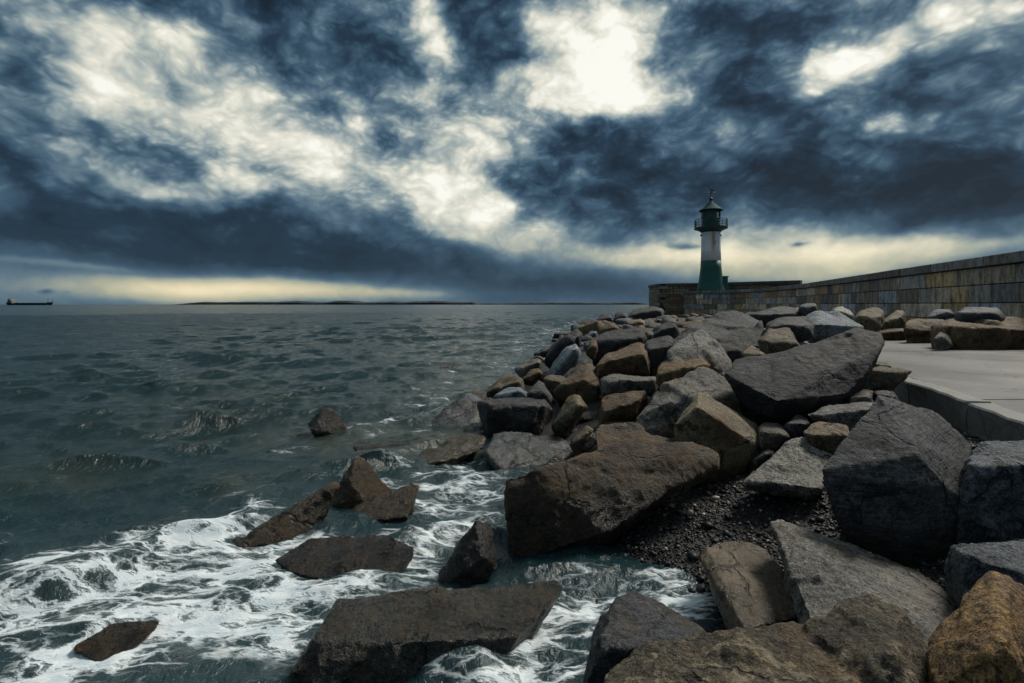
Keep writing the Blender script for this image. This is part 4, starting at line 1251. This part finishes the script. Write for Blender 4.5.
# ------------------------------------------------------------------ cargo ship far out, and the coast on the horizon
SD = 2000.0
kx = SD / F
ship = empty('cargo_ship', ((30.5 - 512) * kx, SD, 0))
tag(ship, 'low dark cargo ship on the horizon at the far left, white bridge at its stern', 'ship')
m_hull = simple_mat('dark_hull', (0.035, 0.042, 0.050), .6, 0, .15, .05, 0)  # blue-grey hull lightened: distance haze put into the colour
m_sup = simple_mat('ship_white', (0.20, 0.20, 0.19), .6, 0, .1, .1, 0)
bm = bmesh.new()
L2 = 22.5 * kx
sec = []
for x, w_, top, in ((-L2, 6, 9.5), (-L2 * .97, 12, 9.5), (-L2 * .70, 14, 9.5), (-L2 * .69, 14, 7.5), (L2 * .82, 14, 7.5), (L2 * .83, 13, 10.5), (L2 * .93, 8, 11.0), (L2, .6, 11.8)):
    fl = .8 if abs(x) < L2 * .9 else .35
    sec.append([bm.verts.new((x - (5 if x > L2 * .9 else 0), -w_ * fl, -1)), bm.verts.new((x, -w_, top)), bm.verts.new((x, w_, top)), bm.verts.new((x - (5 if x > L2 * .9 else 0), w_ * fl, -1))])
for a, b_ in zip(sec, sec[1:]):
    for i in range(4): bm.faces.new((a[i], a[(i + 1) % 4], b_[(i + 1) % 4], b_[i]))
bm.faces.new(sec[0]); bm.faces.new(sec[-1][::-1])
hull = from_bm('hull', bm, m_hull, ship)
bm = bmesh.new()
add_box(bm, -L2 * .93, -L2 * .72, -11, 11, 9.5, 15, bevel=.3)
add_box(bm, -L2 * .91, -L2 * .76, -10, 10, 15, 19.5, bevel=.3)
add_box(bm, -L2 * .89, -L2 * .79, -13, 13, 19.5, 22.5, bevel=.3)
sup = from_bm('bridge', bm, m_sup, ship)
bm = bmesh.new()
add_box(bm, -L2 * .955, -L2 * .915, -3, 3, 9.5, 26, bevel=.4)
from_bm('funnel', bm, m_hull, ship)
for x in (L2 * .78, L2 * .985):
    bm = bmesh.new()
    add_tube(bm, (x, 0, 7), (x, 0, 28 if x < L2 * .9 else 26), .55, 6)
    add_tube(bm, (x - 2, 0, 22), (x + 2, 0, 22), .4, 6)
    from_bm('mast', bm, m_hull, ship)
bm = bmesh.new()
for k in range(5):
    x = -L2 * .6 + k * L2 * .27
    add_box(bm, x, x + L2 * .2, -9, 9, 7.5, 9.2, bevel=.2)
from_bm('hatch_cover', bm, simple_mat('hatch', (.03, .03, .032), .6, 0, .15, .05, 0), ship)


def coast(name, px0, px1, d, top, seed, label=None):
    n = 260
    bm = bmesh.new()
    rows = []
    for k in range(n + 1):
        q = k / n
        px = px0 + (px1 - px0) * q
        x = (px - 512) / F * d
        env = min(1, q / .06, (1 - q) / .04)
        v = np.array([[q * 9 + seed, seed, 0.0]])
        h = top * max(env, 0) * (0.62 + 0.38 * float(fbm(v, 3)[0])) + 7 * float(fbm(v * 16, 3)[0]) * env
        rows.append([bm.verts.new((x, d + dd, z)) for dd, z in ((0, -2), (15, max(h * .55, 1)), (160, max(h, 1.5)), (700, max(h * .9, 1)), (1500, -2))])
    for a, b_ in zip(rows, rows[1:]):
        for i in range(4): bm.faces.new((a[i], a[i + 1], b_[i + 1], b_[i]))
    o = from_bm(name, bm, simple_mat('wooded_coast', (0.014, 0.022, 0.030), .9, 0, .3, .004, 0))
    tag(o, kind='structure')


coast('hills', 168, 655, 9000, 66, 3.0)
coast('hills', 268, 480, 8200, 84, 8.0)
# ------------------------------------------------------------------ the sea: one sheet out to the horizon
def make_sea():
    rs = np.random.RandomState(5)
    rad = [1.2]
    while rad[-1] < 160: rad.append(rad[-1] * 1.0052)
    while rad[-1] < 60000: rad.append(rad[-1] * 1.07)
    rad = np.array(rad)
    th = np.concatenate([np.linspace(-100, -52, 30)[:-1], np.linspace(-52, 20, 300)[:-1], np.linspace(20, 100, 60)]) * math.pi / 180
    Rr, T = np.meshgrid(rad, th, indexing='ij')
    X, D = (Rr * np.sin(T)).ravel(), (Rr * np.cos(T)).ravel()
    rr = Rr.ravel()
    cell = np.maximum(rr * 0.0052, 0.004)
    # wind sea running in from the upper left
    wx, wy, wz = np.zeros_like(X), np.zeros_like(X), np.zeros_like(X)
    act = rr < 400
    xa, da, ca = X[act], D[act], cell[act]
    shore = xa - np.interp(da, SH_D, SH_X)
    calm = 0.35 + 0.65 * sstep(0.5, -6, shore)
    for k in range(90):
        lam = math.exp(rs.uniform(math.log(0.30), math.log(9.0)))
        ang = R(-62) + rs.randn() * 0.5                # travelling towards +x and -y
        kx_, ky_ = math.cos(ang), math.sin(ang)
        A = (0.0090 if lam < 2.2 else 0.0074) * lam ** 0.74 * (0.6 + 0.8 * rs.rand())
        ph = rs.rand() * 6.283
        w_ = 2 * math.pi / lam
        fade = sstep(2.2, 5.0, lam / ca) * np.where(lam > 2.0, calm, 0.6 + 0.4 * calm)
        phs = w_ * (kx_ * xa + ky_ * da) + ph
        wz[act] += A * fade * np.cos(phs)
        wx[act] -= 0.9 * A * fade * kx_ * np.sin(phs)
        wy[act] -= 0.9 * A * fade * ky_ * np.sin(phs)
    # patchiness of the wind
    q = np.stack([xa * .16, da * .10, xa * 0], 1)
    gust = 0.72 + 0.55 * fbm(q, 3)
    wz[act] *= gust
    # churned water at the stones
    churn = sstep(-5.5, -1.0, shore) * sstep(30, 8, da)
    e1 = fbm(np.stack([xa * 1.5, da * 1.5, xa * 0 + 3], 1), 4)
    e2 = 1 - 2 * np.abs(fbm(np.stack([xa * 2.6 + 5, da * 2.6, xa * 0], 1), 3))
    wz[act] += churn * (0.055 * e1 + 0.045 * (e2 - 0.5))
    # surges: a breaking crest from the left, a mound by the flat boulder, a step of water over the wet rock
    def mound(px, py, sx, sd, hgt, rot=0.0):
        d0 = F * EYE / (py - HOR); x0 = (px - 512) / F * d0
        c, s = math.cos(rot), math.sin(rot)
        u, v = (xa - x0) * c + (da - d0) * s, -(xa - x0) * s + (da - d0) * c
        wz[act] += hgt * np.exp(-(u / sx) ** 2 - (v / sd) ** 2)
    mound(470, 668, .42, .26, .20, .5); mound(372, 676, .22, .2, .07)
    mound(150, 560, 1.6, .34, .13, .55); mound(248, 505, .8, .28, .16, .4); mound(60, 590, .9, .25, .10, .5)
    mound(395, 590, .38, .25, .10); mound(420, 552, .3, .25, .09); mound(590, 640, .35, .5, .05)
    # foam density, from how broken the water is
    dens = np.zeros_like(X)
    spots = [  # px, py, sx px, sy px, amount
        (150, 625, 170, 50, .75), (30, 620, 110, 60, .45), (60, 600, 80, 40, .40), (120, 555, 120, 22, .60), (20, 580, 60, 18, .35), (230, 560, 90, 30, .50), (250, 640, 110, 50, .55), (60, 680, 140, 35, .45), (230, 600, 120, 50, .25),
        (200, 530, 70, 16, .35), (240, 500, 40, 20, .55), (300, 550, 60, 18, .45), (350, 600, 70, 40, .45), (420, 560, 60, 40, .50), (470, 610, 70, 45, .40),
        (470, 660, 95, 42, 1.0), (560, 610, 50, 50, .45), (560, 660, 60, 45, .75), (640, 590, 70, 34, .72), (690, 590, 25, 25, .5), (660, 620, 40, 25, .3),
        (450, 500, 60, 34, .52), (480, 470, 40, 26, .45), (430, 470, 50, 16, .22), (400, 420, 60, 14, .42), (440, 405, 40, 16, .35), (380, 435, 50, 10, .3),
        (360, 475, 60, 16, .18), (280, 450, 22, 8, .36), (346, 464, 14, 6, .4), (325, 405, 24, 5, .34), (460, 380, 40, 16, .32), (525, 345, 26, 9, .5), (550, 332, 18, 8, .5),
        (575, 325, 14, 6, .45), (590, 318, 10, 4, .4), (500, 365, 20, 10, .35), (40, 570, 40, 10, .3), (470, 530, 40, 25, .45), (330, 525, 40, 10, .35),
    ]
    dd = np.maximum(da, 0.3)
    PX, PY = 512 + xa / dd * F, HOR + EYE / dd * F
    acc_ = np.zeros_like(xa)
    for px, py, sx, sy, am in spots:
        acc_ += am * np.exp(-((PX - px) / sx) ** 2 - ((PY - py) / sy) ** 2)
    wn = fbm(np.stack([xa * .9, da * .9, xa * 0 + 9], 1), 4)
    acc_ = np.clip(acc_ + 0.22 * wn * sstep(0.05, .3, acc_), 0, 1.0)
    # scattered whitecaps on the steepest crests
    cap = sstep(0.20, 0.36, wz[act] + 0.06 * wn) * sstep(9, 14, da) * 0.20
    dens[act] = np.where(da > 0.3, np.clip(acc_ + cap, 0, 1), 0.3)
    shal = np.zeros_like(X)
    for px, py, sx, sy, am in ((60, 470, 80, 18, .8), (40, 585, 60, 20, .9), (230, 490, 30, 14, .9), (330, 440, 60, 16, .7), (110, 625, 60, 22, .8), (250, 400, 90, 20, .4), (400, 450, 80, 25, .8), (450, 420, 60, 30, .9), (480, 375, 60, 25, .7), (200, 430, 120, 14, .35), (420, 350, 120, 16, .3)):
        shal[act] += am * np.exp(-((PX - px) / sx) ** 2 - ((PY - py) / sy) ** 2)
    wz[act] += 0.012 * dens[act]
    co = np.stack([X + wx, D + wy, wz], 1)
    nr, nc = Rr.shape
    i = np.arange(nr * nc).reshape(nr, nc)
    f = np.stack([i[:-1, :-1], i[1:, :-1], i[1:, 1:], i[:-1, 1:]], -1).reshape(-1, 4)
    me = bpy.data.meshes.new('sea')
    me.vertices.add(len(co)); me.vertices.foreach_set('co', co.ravel())
    me.loops.add(f.size); me.loops.foreach_set('vertex_index', f.ravel().astype(np.int32))
    me.polygons.add(len(f)); me.polygons.foreach_set('loop_start', np.arange(0, f.size, 4, dtype=np.int32))
    me.update(calc_edges=True)
    me.polygons.foreach_set('use_smooth', [True] * len(f))
    a = me.attributes.new('foam_density', 'FLOAT', 'POINT'); a.data.foreach_set('value', dens)
    a = me.attributes.new('shallows', 'FLOAT', 'POINT'); a.data.foreach_set('value', np.clip(shal, 0, 1))

    m, t, b = new_mat('sea_water')
    g = t.node('ShaderNodeNewGeometry').outputs['Position']
    gx, gy, gz = t.sep(g)
    flat = t.xyz(gx, gy, 0.0)
    dist = t.v('LENGTH', flat)
    den = t.node('ShaderNodeAttribute', attribute_name='foam_density').outputs['Fac']
    sh = t.node('ShaderNodeAttribute', attribute_name='shallows').outputs['Fac']
    # lacy foam: warped cell edges of two sizes over a broken ground
    flow = t.map(flat, rot=(0, 0, R(-28)), scale=(0.62, 1.25, 1))
    wrp = t.v('SUBTRACT', t.noise(flow, 2.4, 5, .6, color=True), (.5, .5, .5))
    fw = t.v('ADD', flow, t.v('SCALE', wrp, scale=0.55))
    e1 = t.voro(fw, 3.0, 'DISTANCE_TO_EDGE')
    e2 = t.voro(t.v('ADD', fw, (3.1, 1.7, 0)), 7.5, 'DISTANCE_TO_EDGE')
    web = t.m('MAXIMUM', t.ss(e1, .20, .0), t.m('MULTIPLY', t.ss(e2, .26, .0), .7))
    brk = t.noise(t.v('ADD', flow, t.v('SCALE', wrp, scale=0.3)), 1.7, 6, .54)
    fine = t.noise(fw, 12, 6, .6)
    pat = t.m('ADD', t.m('MULTIPLY', web, .40), t.m('MULTIPLY_ADD', brk, 1.9, -.58))
    pat = t.m('MULTIPLY_ADD', t.m('SUBTRACT', fine, .5), .24, pat)
    thr = t.lin(den, 0, 1, 1.12, .41)
    foam = t.ss(t.m('SUBTRACT', pat, thr), -.04, .34)
    foam = t.m('MULTIPLY', foam, t.ss(den, .02, .12))
    # water body
    body = t.mix(t.m('MULTIPLY', sh, t.lin(t.noise(flat, 1.1, 5, .6), .35, .65, .2, 1.0)), (0.006, 0.025, 0.031), (0.036, 0.044, 0.028))
    veil = t.m('MULTIPLY', t.ss(den, .1, .8), .35)                     # air bubbles under broken water
    body = t.mix(veil, body, (0.06, 0.09, 0.10))
    n_r = t.noise(t.map(flat, rot=(0, 0, R(28)), scale=(1, .55, 1)), 3.0, 6, .62)
    n_r2 = t.noise(t.map(flat, rot=(0, 0, R(20)), scale=(1, .6, 1)), 14.0, 5, .65)
    n_far = t.noise(t.map(flat, rot=(0, 0, R(24)), scale=(1, .5, 1)), .55, 7, .68)
    hgt = t.m('MULTIPLY_ADD', n_r2, .13, n_r)
    bmp = t.bump(hgt, .55, .10)
    bmp = t.node('ShaderNodeBump')
    t.put(bmp.inputs['Height'], t.m('MULTIPLY_ADD', n_far, t.ss(dist, 12, 80, 0, 4.5), hgt))
    bmp.inputs['Strength'].default_value = 1.0
    bmp.inputs['Distance'].default_value = .12
    t.put(b.inputs['Base Color'], body)
    t.put(b.inputs['Roughness'], t.ss(dist, 5, 120, .07, .17))
    b.inputs['IOR'].default_value = 1.333
    t.put(b.inputs['Specular IOR Level'], t.ss(dist, 4, 60, .5, .46))
    t.put(b.inputs['Normal'], bmp.outputs[0])
    fb = t.node('ShaderNodeBsdfPrincipled')
    t.put(fb.inputs['Base Color'], t.mix(t.ss(fine, .3, .7), (0.52, 0.62, 0.68), (0.82, 0.87, 0.89)))
    fb.inputs['Roughness'].default_value = .75
    fb.inputs['Specular IOR Level'].default_value = .2
    t.put(fb.inputs['Normal'], t.bump(t.m('ADD', t.m('MULTIPLY', foam, 1.0), t.m('MULTIPLY', fine, .35)), .8, .03))
    mxs = t.node('ShaderNodeMixShader')
    t.put(mxs.inputs[0], t.m('MULTIPLY', foam, .96))
    t.l.new(b.outputs[0], mxs.inputs[1]); t.l.new(fb.outputs[0], mxs.inputs[2])
    outn = [n for n in t.n if n.type == 'OUTPUT_MATERIAL'][0]
    t.l.new(mxs.outputs[0], outn.inputs[0])
    tag(link_mesh('sea', me, m), kind='structure')


make_sea()
